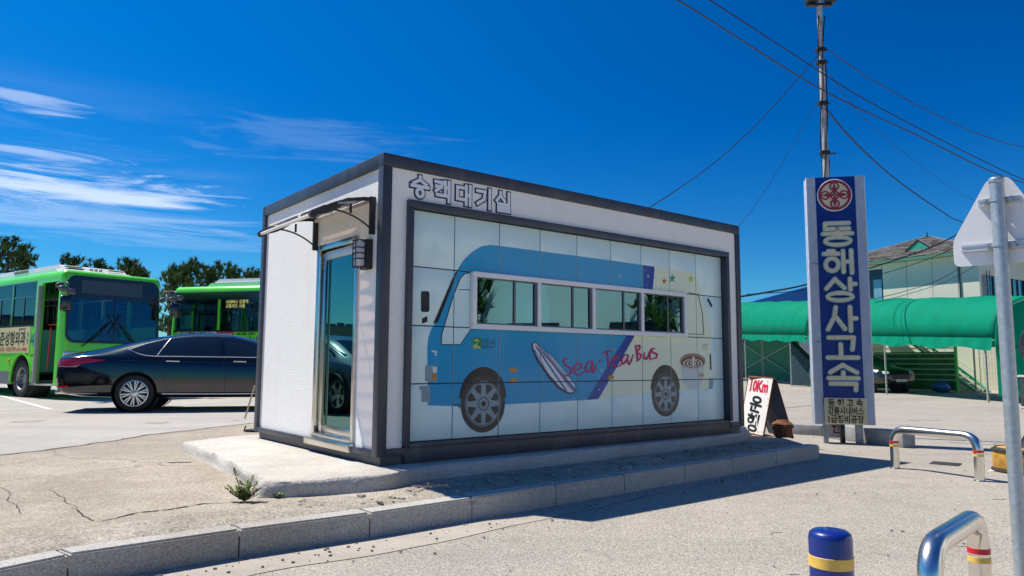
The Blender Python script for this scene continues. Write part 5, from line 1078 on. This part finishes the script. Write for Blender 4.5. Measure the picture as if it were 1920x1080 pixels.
# ------------------------------------------------------------------ weeds growing from the crack
def weed(name, label, base, stems, seed):
    rr = random.Random(seed); root = thing(name, label, 'weed', Matrix.Translation(base)); wood = MB(); lf = MB()
    for (dx, dy, h, ln) in stems:
        P = bez([(0, 0, 0), (dx*.45, dy*.45, h*.4), (dx*.85, dy*.85, h*.8), (dx, dy, h)], 5); wood.tube(P, [.0035*(1-.6*i/len(P)) for i in range(len(P))], 5)
        for i in range(ln):
            t = .12+.88*(i/ln); p = P[min(len(P)-1, int(t*(len(P)-1)))] + Vector((rr.gauss(0, .003), rr.gauss(0, .003), rr.gauss(0, .004)))
            a = i*2.4+rr.random(); L_ = rr.uniform(.020, .042)*(1.15-.5*t); up = rr.uniform(.2, .9); d = Vector((math.cos(a), math.sin(a), up)).normalized(); s = d.cross(Vector((0, 0, 1))).normalized()*L_*.22
            lf.quad(p, p+d*L_*.45+s, p+d*L_, p+d*L_*.45-s)
    wood.build('stem', mat('weed_stem', (.12, .07, .03), .8), root, 0); lf.build('leaf', mat('weed_leaf', (.09, .19, .03), .6, var=.4, vscale=30, col2=(.34, .46, .10)), root, 0)
    return root
wb = gr(458, 940, KZ)
st = [(.08, .05, .14, 60), (-.02, .05, .12, 60), (-.09, .04, .11, 60), (.04, -.05, .09, 50), (-.06, -.04, .08, 50), (.12, .03, .10, 50), (-.16, .02, .10, 50), (-.10, .02, .25, 90), (-.03, -.01, .15, 50), (.06, .01, .20, 70), (.05, -.02, .12, 50), (-.13, 0, .12, 55), (-.11, -.02, .07, 40), (.02, .03, .13, 45), (.09, .02, .09, 40), (0, -.03, .08, 40), (.02, .0, .16, 46), (-.05, .02, .10, 40), (.10, -.02, .05, 26)]
weed('weed', 'bushy green weed growing from the crack beside the pale slab', wb+Vector((0, 0, .003)), st, 1)
wb2 = gr(519, 933, KZ); weed('weed', 'tiny flat green weed right of the bushy one', wb2, [(.04, 0, .02, 16), (-.03, .01, .02, 14), (.01, -.02, .025, 14), (.06, .01, .015, 10)], 2)

# ------------------------------------------------------------------ green awnings over the parking row
awn = mat('awning_green', (.0, .33, .20), .7, spec=.15, var=.12, vscale=1.1, bump=.25, bscale=2.5); awn_d = mat('awning_lining', (.0, .16, .085), .7, var=.15, vscale=2)
postm = mat('awning_post', (.45, .45, .42), .5, metal=.3, var=.2, vscale=12)
XA = 16.2
def vz(y): return 1.83+.044*(y-24.4)       # valance foot rises along the row
def tz(y): return 3.68+.076*(y-24.4)
def prof(y, w_=3.9, n=14):
    v0, t0 = vz(y)+.33, tz(y); return [(XA+w_/2-w_/2*math.cos(math.pi*k/n), v0+(t0-v0)*math.sin(math.pi*k/n)**.72) for k in range(n+1)]
_n = awn.node_tree.nodes; _l = awn.node_tree.links; _t = _n.new('ShaderNodeBsdfTranslucent'); _t.inputs['Color'].default_value = (.01, .42, .22, 1); _m = _n.new('ShaderNodeMixShader'); _m.inputs[0].default_value = .42
_l.new(_n['Principled BSDF'].outputs[0], _m.inputs[1]); _l.new(_t.outputs[0], _m.inputs[2]); _l.new(_m.outputs[0], _n['Material Output'].inputs['Surface'])
def awning(y0, y1, nb_, name_label, posts, endwall, seed, backtarp=None):
    root = thing('awning', name_label, 'awning', TR(XA, y0, 0)); O = Matrix.Translation((-XA, -y0, 0)); mb = MB(); rows = []
    m_ = nb_*8
    for i in range(m_+1):
        y = y0+(y1-y0)*i/m_; sag = .05*math.sin(math.pi*((i % 8)/8))**1.0
        rows.append([mb.b.verts.new(O @ Vector((x, y, z-sag*math.sin(math.pi*k/14)**.5-.02*(noise.noise(Vector((x, y*.9, seed)))*1.6+noise.noise(Vector((x*2.2, y*2.6, seed+3)))*.8)))) for k, (x, z) in enumerate(prof(y))])
    for a, b in zip(rows, rows[1:]):
        for k in range(14): mb.b.faces.new((a[k], a[k+1], b[k+1], b[k]))
    c = mb.build('canvas', awn, root, 60); md = c.modifiers.new('s', 'SOLIDIFY'); md.thickness = .01
    for i in range(nb_+1):                                  # hoops
        y = y0+(y1-y0)*i/nb_; mb = MB(); cc_ = Vector((XA+1.95, y, vz(y)+.33)); mb.tube([O @ (Vector((x, y, z))+(cc_-Vector((x, y, z))).normalized()*.09) for x, z in prof(y)], .028, 6); mb.build('hoop', postm, root)
    # valance: gathered skirt
    for xs, s_ in ((XA-.02, -1), (XA+3.92, 1)):
        mb = MB(); rows = []; n_ = int((y1-y0)*9)
        for i in range(n_+1):
            y = y0+(y1-y0)*i/n_; row = []
            for j in range(7):
                t = j/6; off = s_*(.02+t*.05*(1+math.sin(y*7+seed)*.6+.8*noise.noise(Vector((y*4, t*2, seed))))); zz = vz(y)+.36-(.38+.05*math.sin(y*2.1))*t
                row.append(mb.b.verts.new(O @ Vector((xs+off, y, zz))))
            rows.append(row)
        for a, b in zip(rows, rows[1:]):
            for j in range(6): mb.b.faces.new((a[j], a[j+1], b[j+1], b[j]))
        mb.build('valance', awn, root, 60)
    mb = MB(); mb.tube([O @ Vector((XA+.04, y0, vz(y0)+.28)), O @ Vector((XA+.04, y1, vz(y1)+.28))], .03, 6); mb.build('eave_rail', postm, root)
    if endwall:
        mb = MB(); p = prof(y0); poly = [(XA+3.9, .25)]+[(x, z-.02) for x, z in p[::-1]]+[(XA+.02, 1.5), (XA+.02, .25)]
        vs_ = [mb.b.verts.new(O @ Vector((x, y0-.03+.03*math.sin(x*5), z))) for x, z in poly]; mb.b.faces.new(vs_); mb.build('end_curtain', awn, root, 0)
        mb = MB(); mb.box(O @ Vector((XA+.02, y0-.07, vz(y0)+.0)), O @ Vector((XA+3.9, y0-.045, vz(y0)+.10))); mb.build('curtain_band', awn_d, root, 0)
    if backtarp:
        mb = MB(); ya, yb = backtarp
        mb.quad(*[O @ Vector(p) for p in ((XA+3.9, ya, 0.1), (XA+3.9, yb, .1), (XA+3.9, yb, vz(yb)+.4), (XA+3.9, ya, vz(ya)+.4))]); mb.build('back_curtain', awn_d, root, 0)
        mb = MB()
        for p, q in (((XA+3.8, ya, .3), (XA+3.8, yb, vz(yb))), ((XA+3.8, yb, .3), (XA+3.8, ya, vz(ya))), ((XA+3.8, (ya+yb)/2, 0), (XA+3.8, (ya+yb)/2, vz(yb)))): mb.tube([O @ Vector(p), O @ Vector(q)], .03, 6)
        mb.build('brace', postm, root)
    for y in posts:
        for x in (XA+.02, XA+3.88): mb = MB(); mb.tube([O @ Vector((x, y, 0)), O @ Vector((x, y, vz(y)+.33))], .038, 8); mb.build('post', postm, root)
    return root
awning(24.4, 39.6, 5, 'long green barrel awning right of the pylon sign with stairs behind it', (24.9, 31.6, 39.4), True, 1)
awning(39.9, 66, 7, 'green barrel awning between the waiting room and the pylon sign', (42.3, 50.5, 58, 65.8), False, 5, (50.8, 65.5))
# dark cover hanging by the second awning's first bay, pale drum stack and ladder-like rack
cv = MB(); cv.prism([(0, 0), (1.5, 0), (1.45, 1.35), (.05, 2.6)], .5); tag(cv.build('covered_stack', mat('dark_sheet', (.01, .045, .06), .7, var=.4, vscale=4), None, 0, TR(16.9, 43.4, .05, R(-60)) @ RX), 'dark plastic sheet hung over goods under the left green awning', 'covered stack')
rk = thing('storage_rack', 'light green and white metal rack beyond the dark sheet under the awning', 'rack', TR(21.8, 50.5, 0, R(-35))); gl = mat('light_green_paint', (.14, .55, .12), .5)
for x in (0, 1.0, 2.0, 3.0): mb = MB(); mb.box((x, 0, 0), (x+.07, .07, 2.7)); mb.build('upright', gl, rk, 0)
for z in (.5, 1.3, 2.0, 2.6): mb = MB(); mb.box((-.1, .071, z), (3.2, .12, z+.06)); mb.build('shelf', gl, rk, 0)
mb = MB(); mb.box((-.6, .5, 0), (3.8, .6, 2.4)); mb.build('back_panel', mat('pale_panel', (.50, .52, .46), .7, var=.15, vscale=2), rk, 0)

# ------------------------------------------------------------------ two-storey cream building with a hipped roof
u = Vector((-.545, .838, 0)).normalized(); v_ = Vector((.838, .545, 0)).normalized()
HM = Matrix(((v_.x, u.x, 0, 22.75), (v_.y, u.y, 0, 35.0), (0, 0, 1, 0), (0, 0, 0, 1)))       # local x = along the glazed side, y = along the cream wall, z up
hb = thing('office_building', 'cream two-storey building with hipped slate roof and small green dormer behind the awning', 'building', HM)
creamw = mat('cream_cladding', (.74, .72, .58), .7, var=.05, vscale=.6); greenm = mat('fascia_green', (.05, .26, .17), .5); slate = mat('slate', (.17, .16, .15), .85, var=.35, vscale=1.4, bump=.6, bscale=16); frame_d = mat('frame_dark', (.02, .03, .035), .4)
streaks(creamw, .05); EZ = 6.72; HL, HWD = 8.8, 20.0
def hbx(nm, lo, hi, m, bev=0, par=hb): mb = MB(); mb.box(lo, hi, bev=bev); return mb.build(nm, m, par, 0)
# cream wall (x=0 plane) in cladding panels
ys = [0, 1.0, 2.23, 3.53, 4.85]
for a, b in zip(ys, ys[1:]):
    hbx('wall_panel', (0, a+.01, 3.4), (.2, b-.01, EZ), creamw, .008)
hbx('wall_panel', (0, 4.85, 3.4), (.2, 6.35, 3.9), creamw); hbx('wall_panel', (0, 4.87, 6.42), (.2, HL, EZ), creamw); hbx('wall_panel', (0, 6.6, 3.4), (.2, HL, 6.41), creamw)
hbx('wall', (.05, 0.02, 0), (.25, HL, 3.39), creamw); hbx('wall', (.3, .2, 0), (HWD, .45, 3.3), creamw); hbx('wall', (.25, HL-.2, 0), (HWD, HL, EZ), creamw); hbx('wall', (HWD-.2, .5, 0), (HWD, HL-.2, EZ), creamw)
wn = hbx('window', (.06, 4.86, 3.9), (.10, 6.59, 6.42), mat('dark_opening', (.012, .016, .018), .15, coat=.6)); hbx('frame', (-.02, 6.55, 3.88), (.12, 6.62, 6.12), frame_d, 0, wn); hbx('frame', (-.02, 4.84, 6.40), (.12, 6.6, 6.45), frame_d, 0, wn); hbx('sash', (-.03, 4.90, 3.95), (.05, 5.35, 5.9), mat('window_blue', (.20, .38, .50), .1, coat=1), 0, wn)
hbx('drainpipe', (-.06, .88, 3.4), (-.01, .93, 6.3), frame_d)
# glazed side (y=0 plane) running to the right
hbx('wall', (0.2, .02, 5.7), (HWD, .25, EZ), creamw); hbx('wall', (.2, 0.02, 3.3), (HWD, .25, 3.9), mat('fascia_slate', (.14, .19, .22), .5)); hbx('wall', (.2, .03, 3.9), (.9, .24, 5.7), mat('grey_clad', (.30, .36, .36), .6))
x = .9
while x < HWD-.9:
    g_ = hbx('window', (x, .10, 3.9), (x+1.25, .12, 5.7), mat('office_glass', (.03, .12, .20), .05, coat=1, spec=1)); hbx('frame', (x+1.25, .02, 3.9), (x+1.33, .2, 5.7), frame_d, 0, g_); hbx('frame', (x+.60, .05, 3.9), (x+.65, .13, 5.7), frame_d, 0, g_); hbx('frame', (x, .05, 3.9), (x+1.25, .13, 3.96), frame_d, 0, g_); x += 1.33
mb = MB(); mb.tube([(.45, -.12, 3.9), (.45, -.12, 5.9)], .02, 5); mb.tube([(.75, -.12, 3.9), (.75, -.12, 5.9)], .02, 5); mb.tube([(.45+.3*(k % 2), -.12, 3.95+k*.22) for k in range(9)], .014, 5); mb.build('lattice_mast', frame_d, hb, 0)
# roof
ov = .45; A0, A1, A2, A3 = (-ov, -ov), (HWD+ov, -ov), (HWD+ov, HL+ov), (-ov, HL+ov); rh = 1.9; R0, R1 = (4.0, HL/2), (HWD-4.0, HL/2)
mb = MB(); P = lambda q, z: (q[0], q[1], z)
mb.quad(P(A0, EZ+.12), P(A1, EZ+.12), P(R1, EZ+rh), P(R0, EZ+rh)); mb.quad(P(A1, EZ+.12), P(A2, EZ+.12), P(R1, EZ+rh)); mb.quad(P(A2, EZ+.12), P(A3, EZ+.12), P(R0, EZ+rh), P(R1, EZ+rh)); mb.quad(P(A3, EZ+.12), P(A0, EZ+.12), P(R0, EZ+rh)); mb.quad(P(A0, EZ+.119), P(A1, EZ+.119), P(A2, EZ+.119), P(A3, EZ+.119))
roof = mb.build('roof', slate, hb, 0)
# rows of slates on the hip facing the yard
mb = MB(); rr = random.Random(4)
for r_ in range(22):
    t = r_/22; ya, yb = -ov+(HL/2+ov)*t, HL+ov-(HL/2+ov)*t; x0 = -ov+(4.0+ov)*t; z0 = EZ+.12+(rh-.12)*t; n_ = max(2, int((yb-ya)/.34))
    for k in range(n_):
        y0_, y1_ = ya+(yb-ya)*k/n_, ya+(yb-ya)*(k+1)/n_-.012; h_ = rr.uniform(.012, .035); dx = (4.0+ov)/22*1.15; dz = (rh-.12)/22*1.15
        mb.quad((x0-.01, y0_, z0+h_+.012), (x0-.01, y1_, z0+h_+.012+rr.uniform(-.006, .006)), (x0+dx, y1_, z0+dz+.006), (x0+dx, y0_, z0+dz+.006))
tag(mb.build('slates', slate, hb, 0), kind='stuff')
hbx('fascia', (-ov-.03, -ov, EZ+.03), (-ov+.02, HL+ov, EZ+.12), greenm); hbx('fascia', (-ov+.02, -ov-.03, EZ), (HWD+ov, -ov+.02, EZ+.13), greenm); hbx('soffit', (-ov+.02, -ov+.02, EZ+.02), (.0, HL+ov, EZ+.05), creamw)
mb = MB(); dy, dz0 = 3.35, EZ+.66; mb.prism([(-.66, 0), (.66, 0), (0, .50)], 1.6, Matrix.Translation((.95, dy, dz0)) @ Matrix(((0, 0, 1, 0), (1, 0, 0, 0), (0, 1, 0, 0), (0, 0, 0, 1)))); dm = mb.build('dormer', mat('dormer_green', (.02, .34, .22), .5), roof, 0)
mb = MB(); mb.quad((.90, dy-.78, dz0-.02), (.90, dy, dz0+.57), (2.4, dy, dz0+.57), (2.4, dy-.78, dz0-.02)); mb.quad((.90, dy+.78, dz0-.02), (.90, dy, dz0+.57), (2.4, dy, dz0+.57), (2.4, dy+.78, dz0-.02)); mb.build('dormer_roof', slate, roof, 0)
mb = MB(); mb.tube([(3.6, 4.2, EZ+rh-.25), (3.6, 4.2, EZ+rh+.12)], .04, 5); mb.tube([(3.2, 4.0, EZ+rh), (4.0, 4.4, EZ+rh+.05)], .015, 5); mb.build('roof_aerial', frame_d, roof, 0)
# fence-like mesh panels along the foot of the wall
# outside staircase in green steel
stc = thing('outside_stairs', 'green steel outside staircase with rails under the awning against the cream wall', 'stairs', HM); sgm = mat('stair_green', (.06, .46, .24), .5); lgm = mat('bright_green_paint', (.10, .62, .10), .45); pale_g = mat('pale_green_edge', (.62, .80, .60), .5)
for k in range(11):
    y = -.1+k*.34; z = .12+k*.28
    mb = MB(); mb.box((-1.5, y, z), (-.3, y+.34, z+.04)); mb.build('tread', sgm, stc, 0); mb = MB(); mb.box((-1.52, y-.015, z-.0), (-.28, y-.001, z+.055)); mb.build('nosing', pale_g, stc, 0)
for x, nm in ((-1.58, 'stringer'), (-.27, 'stringer')): mb = MB(); mb.tube([(x, -.3, 0), (x, 3.55, 3.15)], .08, 4); mb.build(nm, sgm, stc, 0)
for h_, m in ((.95, pale_g), (.55, sgm)): mb = MB(); mb.tube([(-1.6, -.3, h_), (-1.6, 3.55, 3.15+h_)], .032, 6); mb.build('handrail', m, stc, 0)
for k in range(5): y = -.25+k*.9; z = (y+.3)/3.85*3.15; mb = MB(); mb.tube([(-1.6, y, z), (-1.6, y, z+.97)], .025, 6); mb.build('baluster', sgm, stc, 0)
rp = thing('green_railing', 'row of horizontal pale green rails with two bright green posts beside the stairs', 'railing', HM)
for z in (.55, .8, 1.05, 1.3, 1.55, 1.8, 2.05): mb = MB(); mb.box((-2.3, .2, z), (-2.26, 4.3, z+.05)); mb.build('rail', pale_g, rp, 0)
for y in (.2, 4.3): mb = MB(); mb.tube([(-2.32, y, 0), (-2.32, y, 2.25)], .075, 8); mb.build('post', lgm, rp, 40)
mb = MB(); mb.box((-2.24, .3, .1), (-2.2, 4.2, 1.9)); mb.build('shade_mesh_panel', mat('rail_shadow', (.10, .20, .06), .8, var=.4, vscale=3), rp, 0)  # solid sheet for the mesh; its colour holds the shade behind the rails
mf = thing('mesh_fence', 'pale wire mesh fence in front of the cream wall right of the stairs', 'fence', HM)
mb = MB()
for k in range(28): mb.box((-.75, -3.4+k*.12, .1), (-.74, -3.39+k*.12, 2.1))
for k in range(9): mb.box((-.752, -3.4, .15+k*.24), (-.742, -.1, .16+k*.24))
tag(mb.build('wire_mesh', mat('wire_pale', (.45, .45, .40), .6), mf, 0), kind='stuff')
for y in (-3.4, -1.75, -.1): mb = MB(); mb.tube([(-.75, y, 0), (-.75, y, 2.15)], .025, 6); mb.build('post', postm, mf, 0)
aw_ = MB(); aw_.box((-.3, -3.0, 0), (.04, 0.0, 3.3)); tag(aw_.build('annex_wall', creamw, None, 0, HM), 'low cream annex wall running right from the stairs behind the awning', 'wall')
bn = MB(); bmesh.ops.create_icosphere(bn.b, subdivisions=3, radius=.34, matrix=Matrix.Diagonal((1.3, 1, .8, 1)))
for v in bn.b.verts: v.co += Vector((noise.noise(v.co*5), noise.noise(v.co*5+Vector((3, 0, 0))), noise.noise(v.co*5+Vector((0, 4, 0)))))*.07
c = HM @ Vector((-2.7, .75, .24)); tag(bn.build('blue_bag', mat('blue_plastic', (.01, .12, .35), .35, coat=.5), None, 60, TR(c.x, c.y, .24)), 'crumpled blue plastic bag at the foot of the green stairs', 'bag')
# large shed with a blue sheet roof in the distance
sh = thing('blue_roof_shed', 'distant shed with blue metal roof showing above the left green awning', 'building', TR(24, 76, 0, R(0)))
mb = MB(); rb = mat('blue_sheet_roof', (.01, .13, .42), .4, var=.1, vscale=.5)
for k in range(60):
    x = k*.5; 
    for s_, (ya, za, yb, zb2) in enumerate(((-1, 8.0, 8, 10.6), (8, 10.6, 17, 8.0))): mb.box((x+.02, ya, 0), (x+.07, ya+.01, 0)) if 0 else None
mb.b.free(); mb = MB(); mb.quad((0, -1, 7.6), (30, -1, 7.6), (15, 2, 7.6)) if 0 else None
mb.prism([(0-.6, 0), (22.6, 0), (11, 3.2)], 26, RX @ Matrix.Translation((0, 7.3, -26))); mb.build('roof', rb, sh, 0); mb = MB(); mb.box((0, 0, 0), (22, 25.8, 7.3)); mb.build('wall', mat('shed_wall', (.45, .47, .48), .7), sh, 0)
mb = MB()
for k in range(24): mb.box((-.5, 25.9-k*1.08, 7.31), (-.46, 25.95-k*1.08, 7.34)); 
mb.b.free()

# ------------------------------------------------------------------ light mast behind the pylon, wires
bpos = at(1549, 330, 13.2); lp = thing('light_mast', 'slender pale steel mast with floodlights and cables rising behind the pylon sign', 'mast', TR(bpos.x, bpos.y, 0))
mb = MB(); mb.tube([(0, 0, 0), (0, 0, 4.8), (0, 0, 8.7)], [.062, .056, .048], 14); mb.build('pole', mat('mast_steel', (.42, .40, .36), .55, metal=.3, var=.45, vscale=4), lp, 40)
mb = MB(); mb.box((-.22, -.05, 8.06), (.22, .05, 8.10)); mb.build('cross_arm', black, lp, 0)
for x in (-.17, .19): mb = MB(); mb.box((x-.09, -.12, 8.11), (x+.09, .08, 8.34), bev=.01); mb.build('floodlight', frame_d, lp, 0)
cbm = mat('cable_black', (.012, .012, .014), .5)
rr = random.Random(8)
for s_ in range(3):
    mb = MB(); P_ = [(math.cos(s_*2+z*1.3)*.062+rr.uniform(-.02, .02), math.sin(s_*2+z*1.3)*.062-.01, z) for z in [4.0+.35*k for k in range(12)]]; mb.tube(bez(P_, 5), .012, 5); mb.build('cable', cbm, lp)
for z in (6.9, 6.1, 5.15, 7.15): mb = MB(); mb.box((-.10, -.075, z), (.07, .05, z+.07), bev=.01); mb.tube([(0, -.05, z), (.18 if z < 6 else .1, -.06, z+.02)], .014, 5); mb.build('bracket', cbm, lp, 0)
def wire(nm, label, pts, r=.013, group='overhead wires'):
    P_ = bez([at(*p) for p in pts], 8); mb = MB(); mb.tube(P_, r, 5); o = mb.build(nm, cbm, None); return tag(o, label, 'wire', group)
m0 = bpos.y-.07
wire('overhead_wire', 'thick wire crossing the sky just below its twin from top centre to right edge', [(1150, -55, 9), (1270, 0, 10), (1376, 66, 11), (1480, 132, 12), (1585, 191, 12.8), (1729, 258, 14), (1850, 318, 15), (1935, 347, 16), (2060, 375, 17)], .012)
wire('overhead_wire', 'upper of the two parallel wires crossing from top centre to right edge', [(1230, -55, 9.5), (1330, 0, 10.5), (1480, 97, 12), (1612, 181, 13), (1760, 260, 14), (1850, 305, 15), (1935, 343, 16), (2060, 385, 17)], .010)
wire('overhead_wire', 'wire sagging from the mast top to the right edge above the others', [(1541, 86, m0), (1636, 150, 14.5), (1752, 214, 16), (1840, 253, 17.5), (1930, 278, 19), (2050, 290, 21)], .010)
wire('overhead_wire', 'dark cable dropping steeply from the mast to behind the white road sign', [(1549, 204, m0), (1604, 268, 14.3), (1682, 338, 16.5), (1768, 398, 20), (1801, 415, 23), (1880, 437, 29)], .016)
wire('overhead_wire', 'lone wire dropping from the mast down-left towards the waiting room roof', [(1534, 104, m0), (1490, 155, 12.6), (1420, 232, 12), (1340, 305, 11.6), (1270, 355, 11.4), (1218, 389, 11.3), (1170, 415, 11.2)], .008)
wire('overhead_wire', 'very thin faint wire right of the mast ending near the road sign', [(1549, 130, m0), (1620, 222, 15), (1700, 290, 18), (1780, 350, 22), (1830, 378, 26)], .005)
wire('overhead_wire', 'very thin faint wire left of the mast slanting down towards the roof corner', [(1540, 175, m0), (1490, 265, 13), (1430, 365, 13), (1385, 425, 13)], .004)
wire('overhead_wire', 'black cable passing behind the pylon and rising across the slate roof', [(1330, 564, 22), (1390, 556, 24), (1450, 546, 26), (1515, 533, 28), (1640, 500, 31), (1740, 466, 33), (1800, 437, 33.5), (1920, 372, 33)], .035)
wire('overhead_wire', 'thin cable below the black one crossing the cream wall', [(1400, 552, 26), (1515, 543, 29), (1640, 517, 31), (1750, 482, 32), (1830, 442, 32)], .016)
wire('overhead_wire', 'pair of thin drop wires slanting across the cream wall, upper one', [(1640, 560, 31), (1700, 545, 32), (1770, 520, 32.5), (1850, 468, 32.5)], .014)
wire('overhead_wire', 'lower of the drop wires slanting across the cream wall', [(1640, 568, 31), (1700, 552, 32), (1775, 527, 32.5), (1860, 480, 32.5)], .012)
wire('overhead_wire', 'short black cable above the right shoulder of the road sign', [(1890, 388, 22), (1912, 374, 22), (1960, 345, 22)], .018)

# ------------------------------------------------------------------ trees
needle = mat('pine_needles', (.03, .10, .018), .6, var=.5, vscale=.7, col2=(.13, .22, .04)); barkm = mat('pine_bark', (.10, .07, .05), .9, var=.3, vscale=5)
def pine(x, y, h, wd, seed, label, group='pines behind the bus lot', dens=1.0):
    rr = random.Random(seed); root = thing('pine_tree', label, 'tree', TR(x, y, 0), group); tk = MB(); lf = MB()
    P_ = bez([(0, 0, 0), (rr.uniform(-.3, .3), 0, h*.4), (rr.uniform(-.5, .5), 0, h*.75), (rr.uniform(-.3, .3), 0, h*.96)], 5); tk.tube(P_, [.22*(1-.85*i/len(P_)) for i in range(len(P_))], 7)
    tips = []
    nb_ = int(34*dens)
    for k in range(nb_):
        t = .32+.66*(k+rr.random())/nb_; p = P_[min(len(P_)-1, int(t*(len(P_)-1)))]; a = k*2.4+rr.random(); ln = wd*(1.08-t)**.55*rr.uniform(.55, 1.1)
        q = p+Vector((math.cos(a)*ln, math.sin(a)*ln, ln*rr.uniform(.15, .5))); mid = p.lerp(q, .5)-Vector((0, 0, ln*.05)); tk.tube([p, mid, q], [.06, .04, .02], 5)
        for j in range(7): f = rr.uniform(.35, 1.05); c = p.lerp(q, f)+Vector((rr.gauss(0, .32), rr.gauss(0, .32), rr.uniform(0, .5))); tips.append(c)
    tips += [P_[-1]+Vector((rr.gauss(0, .3), rr.gauss(0, .3), rr.uniform(-.4, .5))) for _ in range(8)]
    for c in tips:
        ax = Vector((rr.gauss(0, .35), rr.gauss(0, .35), 1)).normalized(); L_ = rr.uniform(.34, .62)
        for j in range(24):
            a = rr.uniform(0, 6.28); d = (ax*rr.uniform(.3, 1.2)+Vector((math.cos(a), math.sin(a), 0))*rr.uniform(.2, .8)).normalized(); b0 = c+ax*rr.uniform(-.35, .25)*L_; s_ = d.cross(Vector((rr.random(), rr.random(), rr.random()))).normalized()*.035
            lf.quad(b0-s_*1.4, b0+d*L_*rr.uniform(.5, 1), b0+s_*1.4)
    tk.build('trunk', barkm, root, 40); lf.build('crown', needle, root, 0); return root
for i, (px, py, Y, wd) in enumerate(((-60, 440, 56, 2.6), (14, 447, 55, 2.8), (52, 470, 60, 2.2), (130, 478, 62, 2.3), (188, 486, 64, 1.4), (238, 484, 60, 1.9), (266, 503, 62, 1.2), (322, 503, 58, 1.6), (360, 491, 58, 2.0), (398, 497, 60, 1.8), (440, 498, 60, 2.0), (476, 508, 62, 1.4), (-160, 460, 58, 2.8))):
    p = at(px, py, Y)
    lb = ['pine beyond the left edge, next to the tallest one', 'tallest dark pine at the left edge above the first bus', 'pine just right of the tallest one, above the bus roof', 'pine rising above the white roof unit of the first bus', 'small pine tip between two larger pines above the first bus', 'rounded pine above the front corner of the first bus', 'lowest pine tip at the right shoulder of the first bus', 'leaning pine in the gap between the two buses', 'tallest pine over the second bus', 'middle pine over the second bus', 'right-hand pine over the second bus', 'pine tip touching the waiting room edge', 'pine well outside the left edge'][i]
    pine(p.x, p.y, p.z, wd, 20+i, lb)

# ------------------------------------------------------------------ unseen yard to the right; workshop and pines added for reflections and bounce
ob = thing('workshop', 'added white gabled workshop, unseen right of the picture, mirrored in the glass panels', 'building', TR(17.5, -11, 0, R(4)))
mb = MB(); mb.prism([(0, 0), (22, 0), (22, 5.2), (11, 8.6), (0, 5.2)], 12, Matrix(((0, 0, 1, 0), (1, 0, 0, 0), (0, 1, 0, 0), (0, 0, 0, 1)))); mb.build('wall', mat('workshop_bounce_white', (.80, .80, .76), .7, var=.08, vscale=.4), ob, 0)  # wall set near and whitened to bounce sunlight onto the waiting room
for s_ in (-1, 1):
    mb = MB(); a = (11, 8.75); b = (11+s_*11.6, 5.15); mb.prism([a, b, (b[0], b[1]+.15), (a[0], a[1]+.15)], 12.8, Matrix(((0, 0, 1, -.4), (1, 0, 0, 0), (0, 1, 0, 0), (0, 0, 0, 1)))); mb.build('roof', slate, ob, 0)
for y in (2, 6.5, 15, 18.5): mb = MB(); mb.box((-.06, y, 1.2), (-.01, y+1.8, 2.6)); mb.build('window', frame_d, ob, 0)
mb = MB(); mb.box((-.08, 9, 0), (-.02, 13, 3.6)); mb.build('door', mat('shutter_grey', (.25, .30, .33), .6), ob, 0)
ob2 = thing('storehouse', 'low green-roofed storehouse beyond the workshop outside the right edge', 'building', TR(33, 17, 0, R(20)))
mb = MB(); mb.box((0, 0, 0), (10, 9, 4.2)); mb.build('wall', mat('store_wall', (.45, .42, .38), .7), ob2, 0); mb = MB(); mb.prism([(-.5, 4.2), (9.5, 4.2), (4.5, 6.4)], 11, Matrix(((0, 0, 1, -.5), (1, 0, 0, 0), (0, 1, 0, 0), (0, 0, 0, 1)))); mb.build('roof', MATS['dormer_green'], ob2, 0)
for i, (x, y, h) in enumerate(((15.8, 2.4, 4.6), (16.3, 9.5, 5.2), (16, -9, 5.5))): pine(x, y, h, 1.5, 60+i, ('added garden pine nearest the right edge, outside the picture', 'added taller garden pine behind it outside the right edge', 'added garden pine by the workshop outside the right edge')[i], 'added pines outside the right edge', .8)  # unseen pines added to be mirrored in the windows
# low sheds left of the lot, seen in the door glass
dk = thing('canteen_shed', 'low shed with a blue corrugated roof far left, mirrored in the door glass', 'building', TR(-46, 16, 0, R(-25)))
mb = MB(); mb.box((0, 0, 0), (7, 22, 3.4)); mb.build('wall', mat('shed_grey', (.20, .28, .26), .7), dk, 0); mb = MB()
for k in range(44): mb.box((-.6, k*.5, 3.41), (7.6, k*.5+.42, 3.50+.06*(k % 2)))
mb.build('roof', rb, dk, 0)
